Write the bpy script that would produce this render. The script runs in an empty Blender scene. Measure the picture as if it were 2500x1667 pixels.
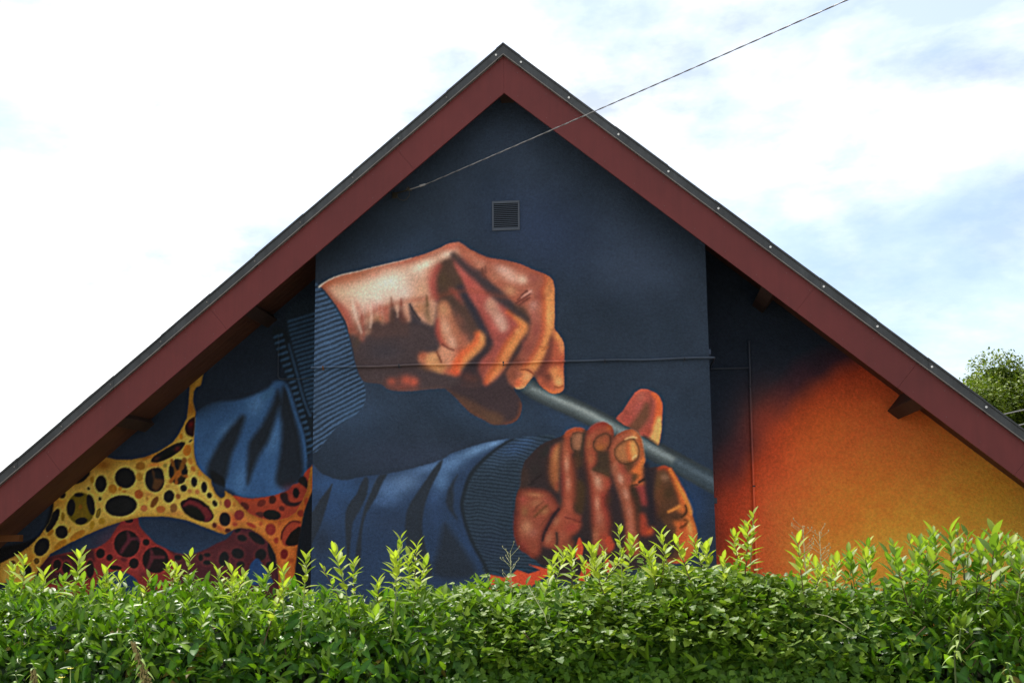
import bpy, bmesh, math, random
import numpy as np
from mathutils import Vector, Matrix
random.seed(7)
S = bpy.context.scene
COL = S.collection

# ================================================================ camera
FPX, CX, CY = 2962.0, 1250.0, 833.5                 # focal length and centre in photo pixels (2500 x 1667)
CAMP = np.array([0.0, -13.0, 1.65])
def cam_rows(yaw, pitch, roll):
    y, p, r = (math.radians(a) for a in (yaw, pitch, roll))
    Ry = np.array([[math.cos(y), -math.sin(y), 0], [math.sin(y), math.cos(y), 0], [0, 0, 1]])
    Rp = np.array([[1, 0, 0], [0, math.cos(p), math.sin(p)], [0, -math.sin(p), math.cos(p)]])
    A = np.array([[1, 0, 0], [0, 0, -1], [0, 1, 0]])
    Rr = np.array([[math.cos(r), -math.sin(r), 0], [math.sin(r), math.cos(r), 0], [0, 0, 1]])
    return Rr@A@Rp@Ry
RM = cam_rows(-5.7376, 8.999, -.6077)
cd = bpy.data.cameras.new('camera'); cam = bpy.data.objects.new('camera', cd); COL.objects.link(cam)
cd.sensor_width = 36; cd.lens = FPX/2500*36; cd.clip_end = 3000; cd.clip_start = .05
M = Matrix.Identity(4)
for i in range(3):
    M[i][0] = RM[0][i]; M[i][1] = -RM[1][i]; M[i][2] = -RM[2][i]; M[i][3] = CAMP[i]
cam.matrix_world = M
S.camera = cam
def at(u, v, y):                                    # point of the plane at depth y seen at a photo pixel
    d = RM.T@np.array([(u-CX)/FPX, (v-CY)/FPX, 1]); t = (y-CAMP[1])/d[1]
    return Vector(CAMP+d*t)
def to_px(P):                                       # world points (n, 3) to photo pixels
    c = (np.asarray(P)-CAMP)@RM.T
    return CX+FPX*c[:, 0]/c[:, 2], CY+FPX*c[:, 1]/c[:, 2]

# ================================================================ sky, sun, exposure
SUN_EL, SUN_AZ = math.radians(57), math.radians(-28)   # azimuth clockwise from +Y: beyond the house, to the left, where the sky is brightest
W = bpy.data.worlds.new('World'); S.world = W; W.use_nodes = True
nt = W.node_tree; nt.nodes.clear()
def N(t, typ, **kw):
    n = t.nodes.new(typ)
    for k, v in kw.items(): setattr(n, k, v)
    return n
out = N(nt, 'ShaderNodeOutputWorld'); bg = N(nt, 'ShaderNodeBackground')
sky = N(nt, 'ShaderNodeTexSky'); sky.sky_type = 'NISHITA'; sky.sun_disc = False
sky.sun_elevation = SUN_EL; sky.sun_rotation = SUN_AZ; sky.air_density = 1.0; sky.dust_density = 1.5
tc = N(nt, 'ShaderNodeTexCoord'); mp = N(nt, 'ShaderNodeMapping'); mp.inputs['Scale'].default_value = (1.0, 1.0, 2.2); mp.inputs['Location'].default_value = (1.3, 2.7, 6.0)
nz = N(nt, 'ShaderNodeTexNoise'); nz.inputs['Scale'].default_value = 2.6; nz.inputs['Detail'].default_value = 9; nz.inputs['Roughness'].default_value = .56; nz.inputs['Distortion'].default_value = .35
rp = N(nt, 'ShaderNodeValToRGB'); rp.color_ramp.elements[0].position = .36; rp.color_ramp.elements[0].color = (.20, .20, .20, 1); rp.color_ramp.elements[1].position = .64; rp.color_ramp.elements[1].color = (1, 1, 1, 1)
sm = N(nt, 'ShaderNodeMix', data_type='RGBA', blend_type='MULTIPLY'); sm.inputs[0].default_value = 1; sm.inputs[7].default_value = (.050, .055, .061, 1)
mx = N(nt, 'ShaderNodeMix', data_type='RGBA'); mx.inputs[7].default_value = (.66, .66, .65, 1)
L_ = nt.links.new
n2_ = N(nt, 'ShaderNodeTexNoise'); n2_.inputs['Scale'].default_value = 5.0; n2_.inputs['Detail'].default_value = 8; n2_.inputs['Roughness'].default_value = .6
r2_ = N(nt, 'ShaderNodeValToRGB'); r2_.color_ramp.elements[0].position = .36; r2_.color_ramp.elements[0].color = (.305, .315, .33, 1); r2_.color_ramp.elements[1].position = .58; r2_.color_ramp.elements[1].color = (.70, .70, .685, 1)
nt.links.new(mp.outputs['Vector'], n2_.inputs['Vector']); nt.links.new(n2_.outputs['Fac'], r2_.inputs['Fac']); nt.links.new(r2_.outputs['Color'], mx.inputs[7])
L_(tc.outputs['Generated'], mp.inputs['Vector']); L_(mp.outputs['Vector'], nz.inputs['Vector']); L_(nz.outputs['Fac'], rp.inputs['Fac'])
L_(sky.outputs['Color'], sm.inputs[6]); L_(sm.outputs[2], mx.inputs[6]); L_(rp.outputs['Color'], mx.inputs[0]); L_(mx.outputs[2], bg.inputs['Color']); L_(bg.outputs[0], out.inputs[0])
bg.inputs['Strength'].default_value = 1.0
sd = bpy.data.lights.new('sun', 'SUN'); sd.energy = 2.3; sd.angle = math.radians(3); sd.color = (1, .95, .87)
sun = bpy.data.objects.new('sun', sd); COL.objects.link(sun)
sdir = Vector((math.sin(SUN_AZ)*math.cos(SUN_EL), math.cos(SUN_AZ)*math.cos(SUN_EL), math.sin(SUN_EL)))
sun.rotation_euler = sdir.to_track_quat('Z', 'Y').to_euler(); sun.location = sdir*60
S.view_settings.view_transform = 'Standard'; S.view_settings.look = 'None'; S.view_settings.gamma = 1; S.view_settings.exposure = 1.56
S.view_settings.use_curve_mapping = False
S.render.engine = 'CYCLES'; S.cycles.max_bounces = 6; S.cycles.transparent_max_bounces = 6

# ================================================================ helpers
def mat(name, col, rough=.6, spec=.5, metal=0.0, var=.0, vscale=8, bump=0.0, bscale=60, bdist=.01, trans=None, attr=None, coat=0, streak=0):
    m = bpy.data.materials.new(name); m.use_nodes = True; t = m.node_tree; b = t.nodes['Principled BSDF']
    b.inputs['Roughness'].default_value = rough; b.inputs['Specular IOR Level'].default_value = spec; b.inputs['Metallic'].default_value = metal; b.inputs['Coat Weight'].default_value = coat
    b.inputs['Base Color'].default_value = (*col, 1)
    src = None
    if attr:
        a = N(t, 'ShaderNodeAttribute'); a.attribute_name = attr; src = a.outputs['Color']
    tcn = N(t, 'ShaderNodeTexCoord')
    if var:
        n = N(t, 'ShaderNodeTexNoise'); n.inputs['Scale'].default_value = vscale; n.inputs['Detail'].default_value = 6; n.inputs['Roughness'].default_value = .65
        t.links.new(tcn.outputs['Object'], n.inputs['Vector'])
        mr = N(t, 'ShaderNodeMapRange'); mr.inputs['From Min'].default_value = .25; mr.inputs['From Max'].default_value = .75; mr.inputs['To Min'].default_value = 1-var; mr.inputs['To Max'].default_value = 1+var
        t.links.new(n.outputs['Fac'], mr.inputs['Value'])
        mm = N(t, 'ShaderNodeMix', data_type='RGBA', blend_type='MULTIPLY'); mm.inputs[0].default_value = 1
        if src: t.links.new(src, mm.inputs[6])
        else: mm.inputs[6].default_value = (*col, 1)
        t.links.new(mr.outputs['Result'], mm.inputs[7]); src = mm.outputs[2]
    if streak:
        mp_ = N(t, 'ShaderNodeMapping'); mp_.inputs['Scale'].default_value = (9, 9, .9); n3 = N(t, 'ShaderNodeTexNoise'); n3.inputs['Scale'].default_value = 1.6; n3.inputs['Detail'].default_value = 7; n3.inputs['Roughness'].default_value = .7
        t.links.new(tcn.outputs['Object'], mp_.inputs['Vector']); t.links.new(mp_.outputs['Vector'], n3.inputs['Vector'])
        m3 = N(t, 'ShaderNodeMapRange'); m3.inputs['From Min'].default_value = .3; m3.inputs['From Max'].default_value = .7; m3.inputs['To Min'].default_value = 1-streak; m3.inputs['To Max'].default_value = 1+streak*.6
        t.links.new(n3.outputs['Fac'], m3.inputs['Value'])
        x3 = N(t, 'ShaderNodeMix', data_type='RGBA', blend_type='MULTIPLY'); x3.inputs[0].default_value = 1
        t.links.new(src, x3.inputs[6]); t.links.new(m3.outputs['Result'], x3.inputs[7]); src = x3.outputs[2]
    if src: t.links.new(src, b.inputs['Base Color'])
    if bump:
        n2 = N(t, 'ShaderNodeTexNoise'); n2.inputs['Scale'].default_value = bscale; n2.inputs['Detail'].default_value = 5; n2.inputs['Roughness'].default_value = .7
        t.links.new(tcn.outputs['Object'], n2.inputs['Vector'])
        bm_ = N(t, 'ShaderNodeBump'); bm_.inputs['Strength'].default_value = bump; bm_.inputs['Distance'].default_value = bdist
        t.links.new(n2.outputs['Fac'], bm_.inputs['Height']); t.links.new(bm_.outputs['Normal'], b.inputs['Normal'])
    if trans:
        tr = N(t, 'ShaderNodeBsdfTranslucent'); ms = N(t, 'ShaderNodeMixShader'); ms.inputs[0].default_value = trans
        if src:
            hs = N(t, 'ShaderNodeMix', data_type='RGBA', blend_type='MULTIPLY'); hs.inputs[0].default_value = 1; hs.inputs[7].default_value = (1.25, 1.4, .6, 1)
            t.links.new(src, hs.inputs[6]); t.links.new(hs.outputs[2], tr.inputs['Color'])
        else: tr.inputs['Color'].default_value = (*[min(1, c*1.4) for c in col], 1)
        o = t.nodes['Material Output']
        t.links.new(b.outputs[0], ms.inputs[1]); t.links.new(tr.outputs[0], ms.inputs[2]); t.links.new(ms.outputs[0], o.inputs['Surface'])
    return m
def mobj(name, verts, faces, material, parent=None, smooth=False, cols=None):
    me = bpy.data.meshes.new(name); me.from_pydata([tuple(v) for v in verts], [], faces); me.update()
    if cols is not None:
        a = me.color_attributes.new('col', 'FLOAT_COLOR', 'POINT'); c = np.ones((len(verts), 4), np.float32); c[:, :3] = cols; a.data.foreach_set('color', c.ravel())
    me.materials.append(material)
    if smooth: me.polygons.foreach_set('use_smooth', [True]*len(me.polygons))
    o = bpy.data.objects.new(name, me); COL.objects.link(o)
    if parent: o.parent = parent
    return o
def np_mesh(name, V, F, material, parent=None, cols=None, smooth=True):     # big mesh from arrays, all faces with the same corner count
    V = np.asarray(V, np.float32); F = np.asarray(F, np.int32); k = F.shape[1]
    me = bpy.data.meshes.new(name); me.vertices.add(len(V)); me.vertices.foreach_set('co', V.ravel())
    me.loops.add(F.size); me.loops.foreach_set('vertex_index', F.ravel()); me.polygons.add(len(F))
    me.polygons.foreach_set('loop_start', np.arange(0, F.size, k, dtype=np.int32))
    me.polygons.foreach_set('use_smooth', np.full(len(F), smooth)); me.update(calc_edges=True)
    if cols is not None:
        a = me.color_attributes.new('col', 'FLOAT_COLOR', 'POINT'); c = np.ones((len(V), 4), np.float32); c[:, :3] = cols; a.data.foreach_set('color', c.ravel())
    me.materials.append(material)
    o = bpy.data.objects.new(name, me); COL.objects.link(o)
    if parent: o.parent = parent
    return o
class MB:
    def __init__(s): s.v, s.f = [], []
    def add(s, vs, fs):
        o = len(s.v); s.v += [Vector(v) for v in vs]; s.f += [tuple(i+o for i in f) for f in fs]
    def box(s, x0, x1, y0, y1, z0, z1):
        s.add([(x0, y0, z0), (x1, y0, z0), (x1, y1, z0), (x0, y1, z0), (x0, y0, z1), (x1, y0, z1), (x1, y1, z1), (x0, y1, z1)],
              [(0, 3, 2, 1), (4, 5, 6, 7), (0, 1, 5, 4), (1, 2, 6, 5), (2, 3, 7, 6), (3, 0, 4, 7)])
    def prism(s, poly, y0, y1):                     # poly in (x, z), extruded in y
        n = len(poly)
        s.add([(x, y0, z) for x, z in poly]+[(x, y1, z) for x, z in poly],
              [tuple(range(n)), tuple(range(2*n-1, n-1, -1))]+[(i, i+n, (i+1) % n+n, (i+1) % n) for i in range(n)])
    def tube(s, pts, r, k=8):
        pts = [Vector(p) for p in pts]; n = len(pts); rs = r if isinstance(r, (list, tuple)) else [r]*n
        vs = []; prev = None
        for i, p in enumerate(pts):
            d = (pts[min(i+1, n-1)]-pts[max(i-1, 0)]).normalized()
            u = d.orthogonal().normalized() if prev is None else (prev-d*prev.dot(d)).normalized()
            prev = u; w = d.cross(u)
            for j in range(k):
                a = 2*math.pi*j/k; vs.append(p+(u*math.cos(a)+w*math.sin(a))*rs[i])
        fs = [(i*k+j, i*k+(j+1) % k, (i+1)*k+(j+1) % k, (i+1)*k+j) for i in range(n-1) for j in range(k)]
        fs += [tuple(range(k-1, -1, -1)), tuple(range((n-1)*k, n*k))]
        s.add(vs, fs)
    def build(s, name, m, parent=None, smooth=False, bevel=0):
        o = mobj(name, s.v, s.f, m, parent, smooth)
        b = bmesh.new(); b.from_mesh(o.data); bmesh.ops.recalc_face_normals(b, faces=b.faces)
        if bevel: bmesh.ops.bevel(b, geom=[e for e in b.edges], offset=bevel, segments=1, affect='EDGES', clamp_overlap=True)
        b.to_mesh(o.data); b.free()
        return o
def tag(o, label=None, cat=None, group=None, kind=None):
    for k, v in (('label', label), ('category', cat), ('group', group), ('kind', kind)):
        if v: o[k] = v
    return o
def empty(name, loc=(0, 0, 0)):
    o = bpy.data.objects.new(name, None); o.location = loc; COL.objects.link(o); return o
# ---------------------------------------------------------------- mural painter (numpy airbrush)
MS = 0.75                                   # canvas pixels per mural unit
MX0, MY0, MX1, MY1 = -120, 180, 2640, 1720
CW, CH = int((MX1-MX0)*MS), int((MY1-MY0)*MS)
canvas = np.zeros((CH, CW, 3), np.float32)
_fr = [0.0, 0.0, 1.0]
_clip = [None]
def FR(x0, y0, s): _fr[:] = [x0, y0, s]
def _pts(f):
    a = np.array(f, float).reshape(-1, 2)
    return np.stack([_fr[0]+a[:, 0]/_fr[2], _fr[1]+a[:, 1]/_fr[2]], 1)
def _hex(c):
    return np.array([int(c[i:i+2], 16) for i in (0, 2, 4)], np.float32)/255
def _smooth(p, closed, n=4):
    m = len(p); out = []
    for i in range(m if closed else m-1):
        if closed: a, b, c, d = p[i-1], p[i], p[(i+1) % m], p[(i+2) % m]
        else: a, b, c, d = p[max(i-1, 0)], p[i], p[i+1], p[min(i+2, m-1)]
        for k in range(n):
            t = k/n
            out.append(.5*((2*b)+(c-a)*t+(2*a-5*b+4*c-d)*t*t+(3*b-a-3*c+d)*t**3))
    if not closed: out.append(p[-1])
    return np.array(out)
def _box(p, pad):
    x0 = max(int((p[:, 0].min()-pad-MX0)*MS), 0); x1 = min(int((p[:, 0].max()+pad-MX0)*MS)+2, CW)
    y0 = max(int((p[:, 1].min()-pad-MY0)*MS), 0); y1 = min(int((p[:, 1].max()+pad-MY0)*MS)+2, CH)
    if x1 <= x0 or y1 <= y0: return None
    X, Y = np.meshgrid((np.arange(x0, x1)+.5)/MS+MX0, (np.arange(y0, y1)+.5)/MS+MY0)
    return x0, x1, y0, y1, X, Y
def _poly(p, X, Y):
    d2 = np.full(X.shape, 1e12); ins = np.zeros(X.shape, bool)
    q = np.roll(p, -1, 0)
    for (ax, ay), (bx, by) in zip(p, q):
        ex, ey = bx-ax, by-ay
        l = ex*ex+ey*ey
        if l < 1e-9: continue
        t = np.clip(((X-ax)*ex+(Y-ay)*ey)/l, 0, 1)
        d2 = np.minimum(d2, (X-ax-t*ex)**2+(Y-ay-t*ey)**2)
        c = (ay > Y) != (by > Y)
        if ey != 0: ins ^= c & (X < ax+(Y-ay)*ex/ey)
    d = np.sqrt(d2)
    return np.where(ins, -d, d)
def _ss(d, s):
    t = np.clip((s-d)/(2*s), 0, 1); return t*t*(3-2*t)
def _put(b, m, col, alpha):
    x0, x1, y0, y1 = b[:4]
    if _clip[0] is not None: m = m*_clip[0][y0:y1, x0:x1]
    m = (m*alpha)[..., None].astype(np.float32)
    c = _hex(col) if isinstance(col, str) else col
    canvas[y0:y1, x0:x1] = canvas[y0:y1, x0:x1]*(1-m)+c*m
def P(f, col, s=2.0, a=1.0, smooth=True):                     # filled curve, airbrushed edge of half-width s
    p = _pts(f)
    if smooth: p = _smooth(p, True)
    b = _box(p, s+2)
    if b is None: return
    _put(b, _ss(_poly(p, b[4], b[5]), s), col, a)
def RIM(f, col, w, a=1.0):                                     # shade inside a curve, strongest at its edge
    p = _smooth(_pts(f), True); b = _box(p, 2)
    d = _poly(p, b[4], b[5])
    _put(b, np.clip(1+d/w, 0, 1)**1.5*_ss(d, 2), col, a)
def mask(f, s=1.5, smooth=True):
    p = _pts(f)
    if smooth: p = _smooth(p, True)
    m = np.zeros((CH, CW), np.float32); b = _box(p, s+2)
    m[b[2]:b[3], b[0]:b[1]] = _ss(_poly(p, b[4], b[5]), s)
    return m
def clip(m): _clip[0] = m
def L(f, w, col, s=2.0, a=1.0, smooth=True):                  # brush stroke, w = one width or one per point (mural units)
    p = _pts(f); n = len(p)
    w = np.array([w]*n if np.isscalar(w) else w, float)/2
    if smooth and n > 2:
        p = _smooth(p, False); w = np.interp(np.linspace(0, n-1, len(p)), np.arange(n), w)
    b = _box(p, s+2+w.max())
    if b is None: return
    X, Y = b[4], b[5]; D = np.full(X.shape, 1e6)
    for i in range(len(p)-1):
        (ax, ay), (bx, by) = p[i], p[i+1]; ex, ey = bx-ax, by-ay; l = ex*ex+ey*ey+1e-9
        t = np.clip(((X-ax)*ex+(Y-ay)*ey)/l, 0, 1)
        D = np.minimum(D, np.hypot(X-ax-t*ex, Y-ay-t*ey)-(w[i]+(w[i+1]-w[i])*t))
    _put(b, _ss(D, s), col, a)
def B(x, y, rx, ry, rot, col, a=1.0):                         # soft airbrush spot (radii in frame units)
    x, y = _fr[0]+x/_fr[2], _fr[1]+y/_fr[2]; rx /= _fr[2]; ry /= _fr[2]
    r = max(rx, ry)*1.7
    b = _box(np.array([[x-r, y-r], [x+r, y+r]]), 0)
    if b is None: return
    c, s = math.cos(math.radians(rot)), math.sin(math.radians(rot))
    dx, dy = b[4]-x, b[5]-y
    q = ((dx*c+dy*s)/rx)**2+((-dx*s+dy*c)/ry)**2
    _put(b, np.exp(-q*1.6), col, a)
def E(x, y, rx, ry, rot, col, s=1.5, a=1.0):                  # ellipse with airbrushed edge
    t = np.linspace(0, 2*np.pi, 20, endpoint=False); c, sn = math.cos(math.radians(rot)), math.sin(math.radians(rot))
    px = rx*np.cos(t); py = ry*np.sin(t)
    P(np.stack([x+px*c-py*sn, y+px*sn+py*c], 1).ravel(), col, s, a, False)
def vnoise(X, Y, sc, seed):
    x, y = X/sc, Y/sc; xi, yi = np.floor(x).astype(np.int64), np.floor(y).astype(np.int64)
    fx, fy = x-xi, y-yi; fx = fx*fx*(3-2*fx); fy = fy*fy*(3-2*fy)
    def h(i, j):
        n = (i*374761393+j*668265263+seed*982451653) & 0x7fffffff
        n = ((n ^ (n >> 13))*1274126177) & 0x7fffffff
        return ((n ^ (n >> 16)) & 0xffff)/65535.
    return (h(xi, yi)*(1-fx)+h(xi+1, yi)*fx)*(1-fy)+(h(xi, yi+1)*(1-fx)+h(xi+1, yi+1)*fx)*fy
GX, GY = np.meshgrid((np.arange(CW)+.5)/MS+MX0, (np.arange(CH)+.5)/MS+MY0)

def blur(a, sig):                                             # three box passes, sig in mural units
    r = max(1, int(round(sig*MS)))
    for ax_ in (0, 1):
        for _ in range(2):
            s = a.copy()
            for k in range(1, r+1): s = s+np.roll(a, k, ax_)+np.roll(a, -k, ax_)
            a = s/(2*r+1)
    return a
def soften(m, sig, k=.85):                                    # airbrush the inside of a mask without touching its outline
    w = blur(m, sig)[..., None]; c = blur(canvas*m[..., None], sig)/np.maximum(w, 1e-3); q = m[..., None]*k
    canvas[:] = canvas*(1-q)+c*q
# ---- background of the bay: dark blue with sprayed clouds of lighter and bluer paint
canvas[:] = _hex('222e3d')
n1 = vnoise(GX, GY, 190, 1)*.6+vnoise(GX, GY, 75, 2)*.4
canvas += ((n1-.5)*.055)[..., None]*np.array([.95, 1.0, 1.25], np.float32)
FR(0, 0, 1)
B(1320, 560, 190, 130, 20, '2f4474', .45); B(1560, 640, 150, 110, 0, '3a4a66', .5)
B(860, 1010, 130, 90, 0, '2e4a70', .5); B(1180, 1010, 220, 60, 15, '2d4768', .5)
B(1400, 1040, 120, 50, 25, '2b4a74', .5); B(1640, 1080, 90, 160, 0, '2c4058', .45)
B(1000, 1120, 220, 60, 0, '353f58', .5); B(980, 620, 150, 60, -20, '2b4468', .4)
B(1230, 330, 150, 90, 0, '2c3c55', .5); B(1690, 1230, 60, 120, 0, '1d3a66', .8)
B(950, 1330, 280, 90, 0, '22334f', .6)
# ---- ribbed cuff of the upper sleeve
cuff = mask([764, 690, 776, 697, 800, 725, 830, 770, 850, 815, 862, 870, 875, 915, 888, 935, 893, 968, 884, 995, 856, 1022, 818, 1047, 792, 1080, 764, 1106, 700, 1110, 640, 1000, 640, 760], 2)
clip(cuff)
P([600, 650, 900, 650, 920, 1150, 600, 1150], '345072', 2, 1, False)
sl = .28+np.clip((GY-700)/400, 0, 1)*.38
ph = (GY+sl*(GX-770)+(vnoise(GX, GY, 34, 5)-.5)*5)/12.9
st = np.clip((np.sin(ph*2*np.pi)+.05)*2.2+.3, 0, 1)*(.75+.25*vnoise(GX, GY, 9, 6))
m = (cuff*st*.95)[..., None]
canvas[:] = canvas*(1-m)+_hex('1b2735')*m
B(800, 850, 60, 200, 0, '3d618e', .25); B(775, 990, 18, 120, 0, '2c3f55', .35); B(860, 1010, 60, 60, 0, '34587f', .3)
clip(None)
# ---- the upper hand: whole outline, then its light and shade
FR(750, 560, 5.8725)
hand = mask([178, 818, 240, 765, 350, 705, 500, 650, 730, 600, 1000, 530, 1300, 460, 1500, 410, 1700, 350, 1900, 270, 2010, 215, 2130, 188, 2200, 195,
 2320, 280, 2460, 350, 2612, 410, 2862, 450, 3062, 500, 3262, 590, 3400, 640, 3482, 690, 3527, 750, 3547, 900, 3545, 1300, 3542, 1415, 3612, 1512, 3677, 1632, 3687, 1800, 3677, 1992,
 3682, 2242, 3650, 2322, 3562, 2357, 3482, 2347, 3402, 2292, 3320, 2220, 3250, 2110, 3162, 2212, 3102, 2272, 3012, 2287, 2962, 2262, 2980, 2330, 3060, 2450,
 3077, 2552, 3042, 2682, 2962, 2762, 2842, 2792, 2662, 2797, 2542, 2732, 2362, 2642, 2242, 2532, 2112, 2392, 1990, 2290,
 1960, 2277, 1800, 2282, 1600, 2302, 1450, 2317, 1250, 2312, 1150, 2282, 1050, 2217, 900, 2197, 830, 2182, 790, 2152, 740, 2052, 690, 1892, 670, 1762, 640, 1632, 600, 1492, 560, 1330, 450, 1140, 330, 970, 220, 840], 1.6)
clip(hand)
FR(0, 0, 1); P([700, 560, 1420, 560, 1420, 1060, 700, 1060], '44383a', 2, 1, False)
B(960, 850, 130, 60, 0, '38343a', .8); B(1200, 960, 90, 50, 20, '3b2f34', .8)
FR(750, 560, 5.8725)
# back of the hand and wrist, sprayed from rim to light centre
P([178, 818, 350, 700, 730, 595, 1300, 455, 1700, 345, 2010, 205, 2130, 180, 2320, 280, 2200, 420, 2080, 420, 1930, 480, 1850, 720, 1830, 900, 1870, 1150, 1860, 1340, 1800, 1390, 1700, 1360, 1600, 1290, 1520, 1150, 1470, 1080,
   1490, 1300, 1430, 1330, 1360, 1180, 1340, 1060, 1320, 1180, 1250, 1150, 1215, 1010, 1190, 1180, 1170, 1360, 1080, 1390, 1010, 1330, 930, 1390, 920, 1490, 820, 1530, 800, 1590, 700, 1500, 610, 1490, 450, 1140, 220, 840], 'c28f78', 5)
B(560, 720, 520, 70, -13, 'b06a50', .9); B(1500, 440, 500, 45, -17, 'a85f50', .75); B(2080, 240, 150, 60, -10, 'bb6a58', .9)
B(800, 850, 420, 130, -12, 'd9bba0', .9); B(1200, 720, 330, 170, -14, 'dcc3ae', .95); B(1350, 900, 230, 170, 0, 'dcc6ba', .95)
B(1650, 520, 260, 70, -22, 'e4d3bd', .95); B(2000, 360, 110, 45, -20, 'ead9c6', .9); B(900, 1020, 330, 130, 0, 'd9bfae', .85)
B(1600, 620, 130, 90, 0, 'd6bda9', .7); B(500, 900, 160, 80, 25, 'd8b495', .8); B(760, 1170, 150, 160, 10, 'd8bcae', .8)
B(300, 790, 130, 45, -25, 'b4694a', .8); B(700, 655, 330, 40, -14, 'b06f52', .7); B(980, 655, 130, 35, -12, 'bb6856', .6)
B(1650, 860, 120, 130, 0, 'c99b7c', .8); B(1570, 1010, 100, 90, 0, 'cba086', .7)
B(960, 1120, 130, 90, 0, 'c58d86', .7); B(1100, 1180, 120, 90, 0, 'c08378', .6); B(1030, 1040, 90, 50, 0, 'd09f98', .6)
B(1150, 800, 420, 200, -10, 'eadccb', .75); B(760, 900, 330, 120, -5, 'e6d2bd', .6); B(1000, 950, 260, 110, 0, 'e6d6c8', .6); B(1650, 530, 200, 60, -22, 'ecdcc8', .6)
L([250, 860, 400, 1060, 520, 1250, 600, 1450], [7, 12, 17, 20], '6c4038', 9, .75)
L([440, 1060, 560, 1200, 640, 1390], [8, 16, 10], 'a3544a', 6, .8)
L([700, 1050, 780, 1230, 800, 1400, 810, 1500], [5, 9, 8, 5], 'b56b5c', 4, .7); L([690, 1000, 670, 1150, 720, 1330, 800, 1560], [4, 8, 10, 8], 'e0bfae', 5, .6)
L([640, 1400, 720, 1500, 800, 1580], [10, 16, 14], 'b5614f', 6, .8); L([880, 1250, 900, 1380, 850, 1500], [10, 14, 10], 'c69a80', 6, .8)
L([830, 1380, 812, 1540], [6, 5], '8a4a40', 4, .5)
B(1020, 1290, 90, 70, 0, 'a0704c', .8); L([1130, 1150, 1140, 1330], [14, 10], 'b05c4a', 6, .8); L([1100, 1180, 1150, 1120, 1190, 1110], [4, 5, 4], '9a5348', 3, .5)
# creases between wrist tendons: dark spikes reaching up
P([1215, 1080, 1255, 1200, 1245, 1350, 1200, 1400, 1185, 1320, 1190, 1190], '4e3a32', 5, .85)
P([1345, 1060, 1375, 1180, 1440, 1320, 1380, 1370, 1330, 1300, 1300, 1200, 1330, 1150], '6a3f36', 5, .8)
L([1345, 1000, 1345, 1090], [2, 5], '8c4a3e', 3, .7); L([1205, 980, 1215, 1100], [2, 5], '8c5a4a', 3, .6)
P([1470, 1080, 1520, 1160, 1600, 1280, 1720, 1370, 1830, 1400, 1700, 1560, 1490, 1560, 1470, 1400, 1490, 1300, 1470, 1180], '37333a', 4, .95)
P([1720, 1010, 1745, 1150, 1770, 1290, 1740, 1330, 1690, 1220, 1690, 1120], '5a4c34', 7, .75); L([1710, 960, 1725, 1090], [2, 5], '6b5238', 3, .7)
B(1620, 1130, 110, 120, 50, 'a8724f', .75); B(1560, 1010, 70, 60, 0, 'c48468', .5); B(1790, 1200, 40, 130, 5, 'b98f70', .7); B(1800, 1340, 30, 60, 0, '927158', .7)
L([1860, 1120, 1862, 1230, 1835, 1370], [4, 9, 9], '3a3638', 4, .8)
L([930, 1380, 1010, 1360, 1080, 1400, 1170, 1370, 1300, 1400, 1500, 1420], [14, 16, 14, 14, 20, 30], '3c3234', 8, .85)
# purple shadow under the wrist
P([820, 1560, 930, 1480, 950, 1400, 1100, 1400, 1180, 1390, 1350, 1400, 1490, 1400, 1640, 1340, 1800, 1400, 1860, 1400, 1880, 1600, 1960, 1680, 1700, 1700, 1600, 1800, 1560, 1950, 1700, 1990, 1900, 2060, 2150, 2100, 2250, 2000, 2400, 2060, 2300, 2260, 1990, 2290, 1960, 2277, 1600, 2302, 1250, 2312, 1050, 2217, 830, 2182, 740, 2052, 690, 1892, 640, 1640, 610, 1500, 690, 1560, 800, 1620], '43383a', 9, 1)
B(720, 1600, 60, 160, 12, '4a3c34', .8); B(800, 2100, 120, 100, 0, '43383a', .8); B(1100, 1750, 330, 160, 0, '3a363d', .8); B(1000, 1530, 160, 50, 0, '4a3a3a', .7)
# glowing spots of the little-finger side
B(1210, 2180, 90, 70, 0, 'a8503e', .95); B(1420, 2160, 120, 90, 0, 'b5533f', .95); B(1530, 2190, 80, 80, 0, 'c25640', .95); B(1350, 2260, 220, 40, 0, '8e4436', .7)
B(1310, 2140, 30, 50, 20, '5a3430', .6); L([1300, 2308, 1500, 2310, 1800, 2285, 1950, 2278], [2, 3, 3, 2], '8d5f58', 2, .6)
# index/middle metacarpal: red-brown fan
P([1930, 460, 2080, 420, 2230, 520, 2300, 640, 2420, 900, 2480, 1020, 2600, 1300, 2640, 1560, 2560, 1720, 2430, 1500, 2300, 1560, 2150, 1480, 2000, 1200, 1900, 1050, 1840, 900, 1830, 720, 1860, 560], '4a3831', 6, 1)
B(1960, 720, 130, 200, -15, '4d3b2c', .9); B(2150, 640, 110, 130, 0, '4c3a30', .7)
L([1890, 520, 1800, 680, 1810, 880, 1860, 1000], [12, 20, 18, 10], 'a14c44', 8, .9); B(1760, 640, 50, 120, 10, 'bb7a68', .7)
L([2060, 860, 2160, 960, 2240, 1060], [8, 12, 8], '9a4a42', 6, .8); P([2200, 1020, 2330, 1060, 2420, 1220, 2480, 1420, 2350, 1300], '5a4036', 8, .8)
L([2170, 830, 2260, 900, 2380, 1080, 2480, 1260, 2560, 1440, 2600, 1560], [10, 26, 34, 34, 30, 28], '2f2d37', 7, .95)
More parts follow.
